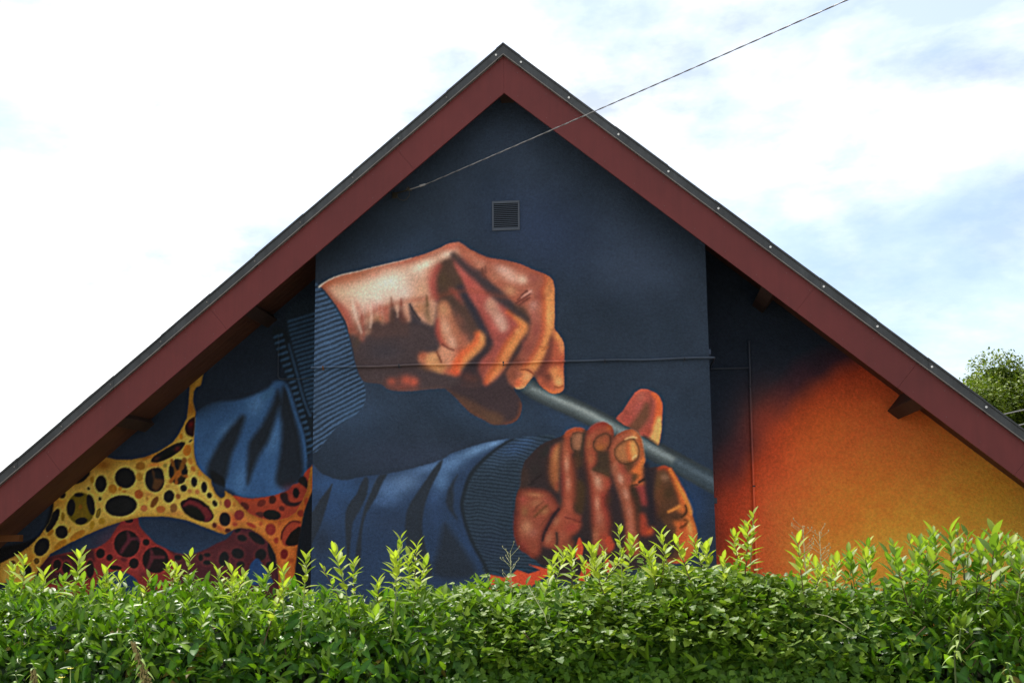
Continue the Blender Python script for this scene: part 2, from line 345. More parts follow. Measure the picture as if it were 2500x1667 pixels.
# thumb-side finger (curled, light) left: little finger
P([1880, 1060, 1990, 1020, 2060, 1120, 2160, 1320, 2250, 1500, 2330, 1600, 2360, 1640, 2440, 1500, 2500, 1490, 2540, 1540, 2550, 1600, 2530, 1660, 2430, 1760, 2300, 1880, 2230, 1960, 2200, 2040, 2150, 2095, 2080, 2095, 1960, 2070, 1800, 2020, 1680, 1950, 1600, 1900, 1590, 1830, 1640, 1770, 1850, 1750, 1900, 1660, 1900, 1580, 1870, 1420, 1860, 1250], 'a8694f', 4, 1)
B(1960, 1150, 80, 120, -25, 'b88a64', .9); B(1990, 1420, 90, 200, -18, 'cf9f84', .95); B(2070, 1600, 80, 90, -20, 'd9a992', .9); B(2110, 1670, 60, 40, 20, 'e3bba0', .8)
L([1870, 1300, 1875, 1480, 1930, 1620, 2010, 1680], [8, 12, 9, 4], 'a8473c', 5, .8); P([2080, 1120, 2250, 1250, 2380, 1480, 2400, 1560, 2330, 1620, 2200, 1450, 2120, 1300], '58403a', 9, .85)
B(2250, 1560, 90, 120, -30, 'a25f4c', .8); B(2180, 1300, 60, 120, -25, '8a5444', .6)
L([1930, 1640, 2020, 1700, 2100, 1730], [3, 4, 3], '6b3c34', 2.5, .8)
P([1920, 1680, 2100, 1720, 2180, 1800, 2080, 1960, 1950, 1930, 1890, 1830], 'c98f72', 6, .9); L([1860, 1760, 1890, 1830, 1920, 1900], [3, 4, 3], '7a4638', 3, .8)
P([1700, 1830, 1790, 1770, 1860, 1790, 1910, 1900, 1990, 1950, 1970, 2030, 1900, 2055, 1780, 2005, 1710, 1940], 'c08a5c', 5, 1); B(1800, 1850, 80, 80, 0, 'cf9c72', .7)
B(1650, 1800, 70, 60, -20, 'a35239', .8); B(1700, 1990, 120, 40, 20, '8c5a38', .6)
B(2180, 1740, 90, 120, 35, 'a55545', .7); B(2080, 2040, 130, 50, 10, 'b05040', .8)
L([2470, 1500, 2490, 1590, 2400, 1700, 2270, 1830, 2160, 1960], [14, 26, 28, 24, 20], 'd98c50', 8, .9); L([2440, 1500, 2420, 1600, 2330, 1700, 2230, 1780, 2150, 1900, 2120, 2020], [14, 12, 12, 16, 20, 22], 'cf5c36', 7, .85)
B(2500, 1560, 35, 60, -10, 'e3a062', .7); B(2150, 2060, 60, 40, 0, 'd9583a', .8)
# dark gap, then ring finger
P([2560, 1560, 2640, 1500, 2650, 1620, 2620, 1800, 2560, 1900, 2450, 1990, 2430, 2090, 2300, 2220, 2200, 2200, 2230, 2050, 2400, 1850, 2560, 1680], '332b30', 6, 1)
FR(1050, 560, 5.8725)
P([320, 350, 420, 380, 560, 520, 760, 700, 900, 860, 1060, 1000, 1220, 1160, 1330, 1240, 1390, 1310, 1415, 1400, 1390, 1490, 1310, 1580, 1260, 1640, 1170, 1800, 1100, 1960, 1010, 2080, 900, 2180, 820, 2235, 770, 2225, 730, 2130, 690, 2010, 720, 1890, 820, 1790, 900, 1700, 900, 1600, 860, 1500, 800, 1370, 700, 1180, 560, 960, 470, 740, 360, 540], 'a3524a', 4, 1)
B(470, 600, 60, 110, -38, 'b86058', .8); B(640, 840, 100, 160, -38, 'b05a50', .8); B(560, 760, 60, 100, -30, 'a84d46', .7)
P([820, 1000, 900, 970, 960, 1020, 1000, 1150, 1080, 1260, 1120, 1380, 1080, 1450, 1020, 1460, 950, 1380, 880, 1250, 790, 1130], 'bd8a78', 9, .95)
B(1000, 1300, 80, 120, -30, 'd0a394', .9); B(1050, 1420, 60, 50, -20, 'd5ab9a', .8); B(870, 1080, 60, 90, -25, 'bd8c74', .7)
L([760, 700, 900, 860, 1060, 1020], [4, 10, 12], '7c3f3c', 7, .6); L([700, 1180, 800, 1350, 880, 1520], [6, 10, 8], '7a3a34', 6, .6); B(980, 1560, 110, 70, 10, '8c473f', .8); B(1150, 1250, 60, 80, -30, '9c4a40', .7)
L([1120, 1180, 1180, 1190, 1280, 1290, 1310, 1400], [10, 18, 16, 10], 'dd6a38', 6, .95)
L([1240, 1260, 1340, 1340, 1345, 1430, 1260, 1530, 1190, 1650], [12, 22, 26, 26, 28], 'd98c50', 8, .9); L([1180, 1640, 1080, 1800, 1010, 1920, 900, 2060, 840, 2150], [30, 28, 28, 24, 16], 'd98c50', 8, .9)
L([1230, 1400, 1160, 1520, 1060, 1680, 1000, 1800, 960, 1900, 860, 2060, 800, 2180], [6, 8, 10, 9, 9, 12, 14], 'b4502f', 6, .75); B(1250, 1460, 40, 40, 0, 'efb06e', .7); B(790, 2200, 40, 30, 0, 'e0643c', .9)
B(860, 1880, 90, 120, 30, '9a4f40', .8); B(760, 2020, 60, 90, 0, '7e4236', .8); B(900, 1720, 60, 80, 20, '8a463c', .7)
L([700, 1900, 690, 2000, 730, 2120, 770, 2200], [5, 8, 6, 3], '4c3030', 5, .7)
# dark line under the ring finger and the gap to the middle finger
L([330, 370, 420, 450, 560, 590, 740, 730, 880, 860, 1000, 960, 1130, 1060, 1230, 1150, 1330, 1230, 1400, 1300], [14, 18, 17, 22, 26, 28, 28, 26, 20, 12], '3a3236', 6, .95); B(370, 390, 70, 50, 40, '4c3f36', .8)
P([1390, 1300, 1430, 1240, 1440, 1420, 1400, 1560, 1330, 1690, 1240, 1850, 1180, 1960, 1080, 2060, 1030, 2100, 1100, 1960, 1180, 1800, 1270, 1640, 1390, 1490, 1415, 1400], '352b2e', 5, .95)
# back of the middle/index finger
P([420, 200, 560, 280, 700, 350, 850, 410, 1100, 450, 1300, 500, 1500, 590, 1640, 640, 1720, 690, 1770, 760, 1785, 900, 1783, 1400, 1720, 1590, 1660, 1800, 1570, 2000, 1470, 2080, 1400, 2200, 1340, 2268, 1250, 2287, 1190, 2262, 1120, 2190, 1085, 2090, 1130, 1980, 1250, 1830, 1340, 1660, 1430, 1430, 1420, 1260, 1290, 1150, 1200, 1060, 1080, 920, 900, 780, 800, 680, 760, 610, 620, 540, 480, 400, 420, 330], '9e5b48', 4, 1)
B(600, 370, 190, 60, 32, 'bd7a62', .8); B(700, 500, 130, 60, 38, 'b8806a', .8); B(540, 440, 120, 50, 40, 'a8604e', .8); B(930, 470, 200, 40, 12, 'b66a5a', .7)
B(1120, 640, 230, 110, 25, 'cfa08c', .95); B(1050, 580, 130, 60, 15, 'd4aea0', .8); B(1330, 720, 90, 70, 10, 'e5cbb2', .95); B(1180, 700, 130, 70, 20, 'd6aa98', .8)
B(1150, 880, 110, 90, 30, 'b98a66', .8); B(930, 680, 90, 70, 40, 'b07a60', .6); B(1480, 700, 110, 110, 0, '94524a', .75); B(1560, 620, 90, 50, 30, '9c5548', .8); B(1350, 560, 180, 40, 22, 'a86050', .6)
L([745, 560, 760, 640, 800, 690], [6, 12, 6], '6b4038', 4, .8); L([790, 530, 800, 640], [3, 6], '7c4c40', 3, .6); B(760, 480, 40, 60, 0, 'cc9680', .6)
for (x0, y0, x1, y1, xa, ya) in ((1260, 1010, 1340, 920, 1390, 880), (1230, 1060, 1330, 1000, 1430, 930), (1270, 1090, 1350, 1030, 1430, 980)):
    L([x0, y0, x1, y1, xa, ya], [3, 5, 3], '6a3a34', 2.5, .75)
B(1430, 900, 60, 60, 0, 'bf8c80', .6); L([1310, 980, 1400, 920, 1450, 880], [3, 4, 3], 'c9988c', 2.5, .6)
P([1230, 1080, 1290, 1090, 1360, 1130, 1430, 1260, 1430, 1330, 1300, 1200, 1200, 1120], '45352e', 7, .85); B(1480, 1090, 80, 120, 10, 'b5857a', .8); B(1500, 1250, 70, 120, 5, '9a5a50', .7); B(1520, 1450, 70, 150, 8, '85433d', .8); B(1560, 950, 50, 120, 0, '8a4744', .7)
B(1400, 1700, 90, 170, 28, '84443c', .9); B(1250, 1890, 90, 110, 35, '68392f', .85); B(1180, 2090, 100, 110, 20, '7a4432', .9); B(1350, 1620, 50, 80, 20, 'a05248', .5)
# glowing orange rim of that finger
P([1640, 640, 1720, 690, 1770, 760, 1785, 900, 1783, 1400, 1720, 1590, 1660, 1800, 1570, 1990, 1490, 2060, 1440, 2000, 1300, 2000, 1400, 1920, 1530, 1750, 1600, 1600, 1640, 1400, 1620, 1200, 1625, 1000, 1640, 850, 1670, 740], 'd98e52', 8, .92)
L([1640, 660, 1660, 760, 1610, 880, 1625, 1000, 1640, 1150, 1630, 1300, 1625, 1420, 1590, 1560, 1520, 1720, 1420, 1880, 1330, 1980], [5, 10, 9, 9, 9, 9, 9, 9, 9, 9, 7], 'b04c30', 5, .7)
B(1700, 900, 45, 160, 0, 'e2a264', .6); B(1700, 1250, 40, 180, 0, 'e4a466', .7); L([1570, 1680, 1630, 1690, 1700, 1680], [2, 3, 2], 'b8683c', 2.5, .7); L([1640, 1620, 1700, 1640], [2, 2], 'c0733f', 2, .6); L([1600, 1740, 1690, 1700], [2, 2], 'c0733f', 2, .5)
P([1290, 2010, 1400, 1990, 1470, 2050, 1480, 2080, 1420, 2190, 1360, 2260, 1250, 2280, 1210, 2260, 1240, 2160, 1320, 2080], 'd98552', 5, .95); B(1400, 2110, 70, 60, -40, 'e6a774', .8); B(1260, 2200, 50, 70, 30, 'd0583c', .8); L([1300, 2010, 1400, 2015, 1480, 2070], [3, 4, 3], '8a4a34', 2.5, .7); L([1220, 2275, 1300, 2282, 1370, 2250], [3, 3, 3], 'eeb07a', 2, .8)
L([1640, 1560, 1690, 1590, 1690, 1700], [0, 2, 2], 'c8713f', 2, .4); L([1780, 1420, 1740, 1550, 1700, 1690, 1650, 1850, 1590, 1960, 1510, 2060], [4, 5, 6, 6, 7, 9], '7a4636', 4, .8)
# index finger behind, at the right
P([1790, 1430, 1850, 1512, 1915, 1632, 1925, 1800, 1915, 1992, 1920, 2242, 1888, 2322, 1800, 2357, 1720, 2347, 1640, 2292, 1560, 2200, 1530, 2080, 1590, 2000, 1660, 1860, 1710, 1700, 1750, 1540], 'b25a40', 3, 1)
B(1830, 1540, 60, 110, -25, 'e39a58', .95); B(1880, 1680, 45, 120, 0, 'de9a60', .9); B(1800, 1720, 60, 110, 10, 'b0583f', .8); L([1740, 1560, 1720, 1720, 1660, 1900, 1580, 2060], [8, 12, 16, 18], '5c332f', 7, .85)
B(1700, 1900, 60, 120, 20, '7c3f36', .8); B(1660, 2110, 80, 120, 0, '6c3a30', .9); B(1720, 2120, 40, 60, 0, '503029', .7); P([1720, 2010, 1800, 1970, 1880, 2000, 1905, 2150, 1895, 2240, 1830, 2270, 1790, 2210, 1740, 2080], 'e0935a', 7, .95)
B(1840, 2180, 55, 70, 0, 'eeb474', .9); B(1850, 2050, 50, 80, 0, 'd9713f', .5); L([1640, 2290, 1730, 2330, 1830, 2335, 1900, 2280], [8, 10, 10, 6], 'd87a48', 4, .8); L([1790, 2250, 1850, 2265, 1905, 2240], [3, 4, 3], 'a55a38', 3, .6); B(1890, 1900, 30, 120, 0, 'b4533a', .7)
# the dark thumb underneath
P([450, 2180, 520, 2090, 690, 2080, 760, 2220, 820, 2240, 900, 2190, 1080, 2080, 1120, 2200, 1200, 2280, 1260, 2400, 1300, 2452, 1315, 2552, 1280, 2682, 1200, 2762, 1080, 2792, 900, 2797, 780, 2732, 600, 2642, 480, 2532, 350, 2392, 230, 2290, 330, 2250], '3c3033', 5, 1)
P([230, 2290, 350, 2350, 520, 2420, 680, 2500, 820, 2580, 1000, 2640, 1060, 2720, 1000, 2790, 900, 2797, 780, 2732, 600, 2642, 480, 2532, 350, 2392], '573d31', 7, .9); B(900, 2700, 170, 70, 20, '5c4434', .8); L([1290, 2480, 1305, 2560, 1270, 2680, 1180, 2760, 1060, 2785], [3, 7, 8, 7, 3], '74412f', 4, .8)
B(620, 2150, 130, 70, 0, '54362f', .8); L([230, 2300, 480, 2520, 780, 2720], [3, 3, 3], '7a4a34', 2, .5); B(520, 2100, 120, 80, 0, '5a3630', .6); L([450, 2230, 620, 2250, 770, 2230], [3, 3, 2], '8a5a4c', 2, .35)
FR(750, 560, 5.8725)
RIM([178, 818, 350, 700, 730, 595, 1300, 455, 1700, 345, 2010, 205, 2130, 180, 2320, 280, 2460, 350, 2612, 410, 2862, 450, 3062, 500, 3262, 590, 3400, 640, 3482, 690, 3527, 750, 3400, 1000, 2900, 1000, 2300, 900, 1800, 1000, 1200, 1100, 800, 1300, 610, 1490, 450, 1140, 220, 840], '8e4634', 17, .6)
for x_ in range(640, 1480, 60):
    L([x_, 1150+(x_ % 7)*18, x_+8, 1330, x_+12, 1500], [5, 9, 12], '5a3c34', 7, .28)
B(1000, 1420, 330, 60, 0, '4e3a36', .5); B(1330, 1380, 160, 60, 0, '4a3834', .5)
soften(hand, 3.4, .9)
FR(1050, 560, 5.8725)
for f_, c_, a_ in (([1260, 1010, 1340, 920, 1390, 880], '5c322c', .7), ([1230, 1060, 1330, 1000, 1430, 930], '5c322c', .75), ([1270, 1090, 1350, 1030, 1430, 980], '5c322c', .6), ([1310, 975, 1400, 915, 1450, 878], 'd8a898', .5), ([745, 560, 760, 640, 800, 690], '5a362e', .7), ([790, 530, 800, 620], '6a4036', .6), ([1300, 2010, 1400, 2015, 1480, 2070], '7a3c28', .8), ([1570, 1680, 1630, 1690, 1700, 1680], 'a05a34', .7), ([1600, 1735, 1690, 1700], 'a05a34', .6), ([1790, 2250, 1850, 2265, 1905, 2240], '8e4a2e', .7), ([1220, 2278, 1300, 2284, 1370, 2252], 'f0b684', .7)):
    L(f_, 3.2, c_, 2, a_)
FR(750, 560, 5.8725)
for f_, c_, w_, a_ in (([1930, 1640, 2020, 1700, 2100, 1730], '5a2e28', 3, .8), ([1860, 1760, 1890, 1830, 1920, 1900], '6a3a2c', 3, .8), ([1205, 985, 1215, 1100], '7a4a3c', 3, .6), ([1345, 1000, 1347, 1090], '7c4034', 3, .6), ([1472, 1075, 1530, 1180, 1610, 1290], '2c2a30', 5, .7), ([1710, 960, 1725, 1090], '5e4830', 3, .6), ([780, 1230, 800, 1400, 812, 1520], '8e4c40', 4, .5), ([640, 1010, 700, 1250, 780, 1480], 'e8cdbd', 5, .35), ([900, 1050, 920, 1250, 905, 1400], 'e2c2b0', 7, .4), ([1040, 1100, 1050, 1300], 'b0624e', 5, .4), ([1290, 1100, 1300, 1250], 'd4ae98', 6, .4)):
    L(f_, w_, c_, 3, a_)
B(1180, 760, 330, 120, -12, 'f0e4d6', .45); B(2050, 250, 120, 40, -10, 'c0705c', .4)
m = hand[..., None]; canvas[:] = canvas*(1-m)+canvas*np.array([.98, .955, .935], np.float32)*m
clip(None)
FR(750, 560, 5.8725); L([176, 822, 240, 768, 350, 708, 500, 652, 730, 602, 1000, 532, 1300, 462, 1500, 412], [6, 4, 3.5, 3, 2.5, 2, 1.5, 1], 'c2b8ac', 1.6, .75)
# ---- the grey stick held by both hands
FR(0, 0, 1)
ax = [1255, 918, 1309, 955, 1421, 1005, 1511, 1052, 1612, 1108, 1692, 1151, 1770, 1194]
clip(np.clip(1-hand, 0, 1))
L(ax, [34, 44, 47, 48, 50, 50, 50], '30373a', 4.5, 1)
L(ax, [22, 26, 30, 30, 28, 24, 24], '525b5b', 9, .95)
L([1300, 949, 1421, 1002, 1511, 1049, 1600, 1098, 1660, 1130], [8, 15, 16, 14, 8], '7b8482', 8, .9)
L([1350, 970, 1425, 1002, 1490, 1036], [4, 8, 5], '949b98', 5, .6); L([1585, 1090, 1640, 1120], [6, 8], '7f8a8c', 6, .6)
L([1660, 1134, 1760, 1188], [34, 42], '33424d', 9, .7); L([1660, 1130, 1745, 1176], [8, 12], '53636e', 7, .7)
B(1262, 925, 26, 22, 0, '45524f', .8)
clip(None)
# ---- lower sleeve
FR(750, 1030, 4.273)
sl2 = mask([-20, 530, 160, 543, 280, 590, 400, 605, 540, 575, 700, 550, 820, 540, 1000, 505, 1180, 460, 1400, 392, 1500, 330, 1640, 280, 1760, 240, 1900, 205, 2060, 178, 2160, 165, 2400, 140, 2600, 170, 2500, 600, 2500, 1600, 2500, 2000, -20, 2000], 2.2)
clip(sl2)
P([-60, 400, 2600, 100, 2600, 2200, -60, 2200], '23395a', 2, 1, False)
B(200, 650, 330, 130, 0, '26497a', .85); B(420, 720, 220, 140, 0, '244674', .7); B(1000, 640, 260, 140, -15, '4d709e', .95); B(860, 720, 160, 150, 0, '43689a', .8); B(1250, 480, 220, 70, -18, '4a6fa0', .85)
B(1500, 440, 220, 110, -25, '4a73a6', .95); B(1750, 300, 240, 70, -22, '5580b0', .95); B(1400, 620, 110, 150, 20, '4670a2', .85); B(1950, 225, 150, 40, -18, '5f8cbd', .8); B(1330, 800, 80, 120, 10, '2f4f80', .7)
B(800, 830, 200, 70, 0, '3a5d90', .6); B(270, 900, 130, 160, 0, '27497c', .6); B(900, 1050, 250, 130, 0, '24344e', .6); B(1340, 1000, 90, 200, 0, '263f68', .6); B(1620, 1300, 100, 160, -30, '25426e', .7)
dk = '262d36'
P([265, 640, 235, 760, 180, 950, 130, 1100, 60, 1250, 0, 1400, -20, 1000, 60, 930, 130, 810, 210, 710], dk, 3, .95)
P([610, 570, 640, 612, 620, 760, 560, 900, 480, 1040, 460, 1180, 440, 1400, 430, 1560, 400, 1180, 400, 960, 440, 850, 520, 740, 560, 640], dk, 3.5, .95)
P([760, 543, 832, 543, 780, 640, 730, 760, 660, 880, 600, 1000, 570, 1180, 550, 1560, 505, 1400, 540, 1150, 600, 880, 660, 740, 700, 640], dk, 3.5, .95)
P([1410, 390, 1392, 480, 1320, 620, 1260, 760, 1220, 900, 1200, 1100, 1240, 1320, 1300, 1600, 1100, 1600, 1040, 1350, 1020, 1080, 1050, 900, 1130, 760, 1240, 600, 1330, 470], dk, 3.5, .95)
P([1570, 550, 1530, 660, 1530, 800, 1525, 900, 1565, 1020, 1500, 940, 1450, 850, 1465, 720, 1505, 640], dk, 5, .9)
P([1430, 1060, 1520, 1160, 1640, 1330, 1750, 1600, 1330, 1600, 1370, 1300], '252b33', 12, .85); B(150, 1250, 130, 200, 0, '232c3a', .6)
# knitted cuff
cuf2 = mask([2160, 165, 2000, 262, 1850, 382, 1740, 500, 1680, 600, 1630, 760, 1612, 870, 1640, 1020, 1690, 1170, 1750, 1310, 1830, 1450, 1900, 1600, 2600, 1700, 2600, 140, 2400, 140], 2)
clip(cuf2*sl2)
P([1500, 100, 2700, 100, 2700, 1800, 1500, 1800], '263544', 2, 1, False)
B(2150, 280, 260, 110, -15, '2f5080', .9); B(2280, 200, 120, 60, -10, '34588a', .8); B(1950, 420, 180, 90, -20, '2d4560', .6); B(1950, 1300, 250, 200, 0, '223048', .6)
FR(0, 0, 1)
rb = np.clip(np.sin((GY-.12*(GX-1200)+(vnoise(GX, GY, 30, 9)-.5)*8)/8.6*2*np.pi)*1.5, 0, 1)*.55
m = (cuf2*sl2*rb)[..., None]; canvas[:] = canvas*(1-m)+_hex('1a242d')*m
rb = np.clip(np.sin((GY-.12*(GX-1200)+(vnoise(GX, GY, 30, 9)-.5)*8)/8.6*2*np.pi+2.6)*1.5, 0, 1)*.25
m = (cuf2*sl2*rb)[..., None]; canvas[:] = canvas*(1-m)+_hex('3d5266')*m
clip(sl2)
FR(750, 1030, 4.273)
L([2160, 165, 2000, 262, 1850, 382, 1740, 500, 1680, 600, 1630, 760, 1612, 870, 1640, 1020, 1690, 1170, 1750, 1310, 1830, 1450, 1900, 1600], [4, 6, 9, 10, 10, 9, 8, 8, 9, 9, 9, 9], '1e252c', 4, .9)
clip(None)
# ---- lower hand (frame continues over four sheets)
FR(1230, 930, 7.84)
# thumb tip behind the stick
P([2150, 720, 2205, 640, 2285, 560, 2365, 430, 2445, 310, 2525, 210, 2625, 155, 2725, 155, 2875, 210, 2965, 280, 3025, 400, 3036, 520, 3026, 760, 3015, 950, 2980, 1150, 2955, 1230, 2875, 1180, 2725, 1090, 2625, 1040, 2595, 1000, 2555, 950, 2425, 890, 2305, 840, 2205, 770], 'a14c3e', 1.8, 1)
th = mask([2150, 720, 2205, 640, 2285, 560, 2365, 430, 2445, 310, 2525, 210, 2625, 155, 2725, 155, 2875, 210, 2965, 280, 3025, 400, 3036, 520, 3026, 760, 3015, 950, 2980, 1150, 2955, 1230, 2875, 1180, 2725, 1090, 2625, 1040, 2595, 1000, 2555, 950, 2425, 890, 2305, 840, 2205, 770], 1.5)
clip(th)
B(2620, 300, 110, 120, 20, 'b0604e', .7); B(2600, 520, 140, 160, 30, 'a5524a', .6); B(2380, 720, 130, 90, 30, 'a3463c', .8); L([2740, 480, 2690, 640, 2600, 780, 2480, 920], [16, 26, 28, 26], '5e3f2c', 9, .85); B(2800, 440, 60, 160, 10, '7a4034', .6)
L([2860, 250, 2960, 350, 2985, 500, 2960, 700, 2930, 900], [8, 16, 20, 20, 22], 'df6034', 7, .95); L([2970, 720, 2950, 900, 2900, 1080, 2930, 1190], [10, 24, 28, 16], 'eca55e', 8, .95); B(2750, 950, 110, 110, 0, '9c4430', .7); L([2520, 230, 2640, 175, 2760, 180], [4, 5, 4], 'c25a42', 3, .7); B(2330, 600, 60, 90, -40, '7d3a30', .6)
clip(None)
L([2680, 1050, 2800, 1120, 2950, 1215], [5, 7, 5], '25302f', 4, .6)
# dark body of the hand
P([1170, 1010, 1050, 1080, 800, 1170, 640, 1280, 480, 1450, 390, 1560, 340, 1800, 320, 2000, 250, 2150, 215, 2400, 200, 2700, 200, 2900, 240, 3060, 300, 3200, 440, 3300, 620, 3430, 780, 3560, 1300, 3800, 3100, 3500, 3300, 3470, 3480, 3440, 3600, 3320, 3680, 3130, 3694, 2900, 3600, 2550, 3500, 2250, 3400, 2070, 3270, 1780, 3180, 1680, 3070, 1630, 2930, 1640, 2700, 1650, 2690, 1500, 2630, 1150, 2590, 1060, 2450, 930, 2320, 950, 2200, 1010, 2110, 1060, 2060, 880, 1960, 805, 1850, 800, 1700, 870, 1640, 930, 1550, 950, 1460, 900, 1350, 910, 1230, 950], '33282b', 2.2, 1)
B(600, 1700, 180, 260, 0, '2f2a2a', .8); B(480, 1900, 120, 160, 0, '3a3030', .6); B(800, 1350, 200, 120, -35, '2c2c2a', .7)
# heel of the palm
P([330, 2060, 450, 2045, 650, 2065, 800, 2090, 900, 2160, 1000, 2290, 1060, 2400, 1040, 2500, 960, 2540, 880, 2690, 800, 2870, 740, 3058, 700, 3300, 560, 3380, 440, 3290, 300, 3180, 240, 3060, 205, 2900, 210, 2690, 250, 2540, 240, 2390, 260, 2190], '944a38', 5, 1)
B(600, 2160, 240, 60, 5, 'a06a4a', .8); B(370, 2270, 80, 90, 0, 'b05048', .7); B(820, 2290, 130, 90, 30, '984840', .6); B(620, 2330, 170, 90, -15, 'b27a58', .7); B(400, 2500, 90, 120, 0, '8e6a44', .7); B(780, 2500, 110, 60, -35, 'b08558', .7)
L([580, 2580, 700, 2480, 820, 2380], [6, 10, 6], '7c5236', 6, .6); B(430, 2800, 150, 180, 0, 'b5785a', .8); B(560, 2900, 140, 120, 0, 'b06a5c', .7); B(680, 2700, 90, 130, 25, '9c5242', .6); B(380, 3150, 90, 130, -20, '9a4038', .7); L([215, 2500, 210, 2800, 260, 3080, 380, 3230], [6, 8, 8, 8], '6a2a28', 6, .6)
L([1060, 2450, 960, 2560, 860, 2740, 780, 2900, 740, 3050], [8, 10, 10, 10, 8], '35242c', 5, .85)
RIM([330, 2060, 450, 2045, 650, 2065, 800, 2090, 900, 2160, 1000, 2290, 1060, 2400, 1040, 2500, 960, 2540, 880, 2690, 800, 2870, 740, 3058, 700, 3300, 560, 3380, 440, 3290, 300, 3180, 240, 3060, 205, 2900, 210, 2690, 250, 2540, 240, 2390, 260, 2190], '5a2420', 16, 0.75)
# little finger sliver
P([900, 1400, 980, 1235, 1070, 1180, 1085, 1300, 1070, 1500, 1072, 1750, 1060, 1950, 1045, 2120, 960, 2050, 890, 1930, 865, 1750, 870, 1560], 'a8643f', 4, .95); B(1000, 1400, 50, 160, 10, 'bd8656', .8); L([890, 1450, 930, 1290, 1000, 1230], [5, 7, 5], 'a84a3c', 4, .7); B(1020, 2000, 40, 120, 10, '9a3c34', .7); L([1085, 1250, 1075, 1600, 1078, 1900, 1085, 2200, 1090, 2380], [4, 5, 6, 8, 7], '3f3634', 3, .85)
# ring finger and its ball
P([1170, 1060, 1230, 960, 1350, 915, 1460, 900, 1550, 950, 1530, 1040, 1500, 1300, 1400, 1350, 1310, 1400, 1330, 1560, 1350, 1700, 1370, 1850, 1375, 2200, 1345, 2430, 1400, 2530, 1500, 2580, 1470, 2660, 1500, 2760, 1400, 2900, 1280, 3000, 1350, 3120, 1200, 3250, 900, 3200, 760, 3150, 760, 3000, 860, 2800, 1010, 2560, 1080, 2440, 1115, 2300, 1115, 1900, 1100, 1600, 1110, 1350, 1150, 1150], '9a4c38', 4, 1)
B(1200, 1560, 70, 200, 0, 'c98872', .85); B(1230, 1950, 70, 180, 0, 'c27c66', .8); B(1230, 2350, 80, 160, 0, 'b5604c', .7); L([1180, 1060, 1250, 970, 1400, 925, 1530, 945], [8, 11, 11, 7], 'd0603a', 4, .85); L([1150, 1180, 1170, 1350, 1200, 1500], [8, 12, 12], 'c07050', 5, .6); L([1115, 1550, 1125, 1900, 1125, 2200], [5, 8, 6], 'a03c38', 4, .6); L([1340, 1600, 1360, 1900, 1360, 2250], [5, 7, 6], '9a4836', 4, .6)
B(1200, 2600, 160, 90, 0, 'a85444', .7); B(1300, 2800, 170, 110, -20, 'a34038', .8); B(1000, 2680, 60, 120, 30, 'b08060', .7); B(850, 3000, 80, 140, 20, 'b07c60', .7); L([1010, 2900, 1020, 3040, 1010, 3120], [5, 8, 6], '4c3830', 5, .8); B(1120, 2950, 70, 120, 15, 'a85c48', .7); L([1250, 2560, 1400, 2640, 1500, 2690], [4, 5, 3], '7a342e', 3, .6); B(1300, 3080, 130, 80, 0, '5a3c2c', .7)
RIM([1170, 1060, 1230, 960, 1350, 915, 1460, 900, 1550, 950, 1530, 1040, 1500, 1300, 1400, 1350, 1310, 1400, 1330, 1560, 1350, 1700, 1370, 1850, 1375, 2200, 1345, 2430, 1400, 2530, 1500, 2580, 1470, 2660, 1500, 2760, 1400, 2900, 1280, 3000, 1350, 3120, 1200, 3250, 900, 3200, 760, 3150, 760, 3000, 860, 2800, 1010, 2560, 1080, 2440, 1115, 2300, 1115, 1900, 1100, 1600, 1110, 1350, 1150, 1150], '6a2c24', 9, 0.7)
P([1320, 1010, 1420, 975, 1525, 1010, 1520, 1150, 1480, 1325, 1380, 1345, 1310, 1290, 1280, 1150], '4a3a30', 3, .9); P([1340, 1030, 1420, 1000, 1505, 1020, 1500, 1150, 1465, 1305, 1390, 1325, 1335, 1270, 1310, 1150], '9c6a50', 4, .95); B(1420, 1100, 60, 90, 0, 'a87058', .6)
# dark olive gap
P([1320, 1370, 1500, 1345, 1540, 1400, 1570, 1700, 1620, 1900, 1670, 2300, 1690, 2600, 1700, 2900, 1690, 3200, 1450, 3200, 1500, 2800, 1490, 2600, 1600, 2480, 1480, 2545, 1390, 2500, 1350, 2420, 1370, 2200, 1375, 1900, 1345, 1600], '33282a', 6, .9)
P([1340, 1370, 1490, 1360, 1500, 1500, 1480, 1640, 1380, 1660], '4a3526', 6, .9); P([1390, 1900, 1520, 1930, 1560, 2100, 1540, 2350, 1500, 2520, 1400, 2500, 1355, 2420, 1380, 2200], '44321f', 6, .9); L([1560, 960, 1545, 1150, 1520, 1350, 1540, 1480], [10, 10, 12, 14], '33302c', 5, .8)
# middle finger
P([1560, 1100, 1620, 960, 1700, 870, 1850, 805, 1960, 810, 2060, 880, 2100, 980, 2080, 1100, 2030, 1260, 1980, 1340, 1880, 1370, 1790, 1370, 1800, 1500, 1740, 1640, 1690, 1700, 1800, 1740, 2000, 1800, 2060, 1960, 2000, 2100, 1935, 2260, 1960, 2400, 2010, 2550, 2045, 2700, 2020, 2900, 2100, 3100, 2000, 3300, 1720, 3300, 1700, 2900, 1690, 2600, 1675, 2300, 1655, 2050, 1620, 1850, 1580, 1600, 1545, 1400], '9a4c38', 4, 1)
B(1620, 1200, 50, 150, 10, 'a87048', .7); B(1660, 1500, 70, 120, 0, 'b8704c', .7); B(1650, 1640, 60, 60, 0, 'b05848', .7); L([1640, 970, 1720, 890, 1860, 830, 1960, 840], [10, 14, 14, 10], 'a8443a', 5, .8); B(2020, 890, 60, 50, 40, 'dd7a3c', .95); B(1700, 1040, 90, 40, -30, 'a06048', .6)
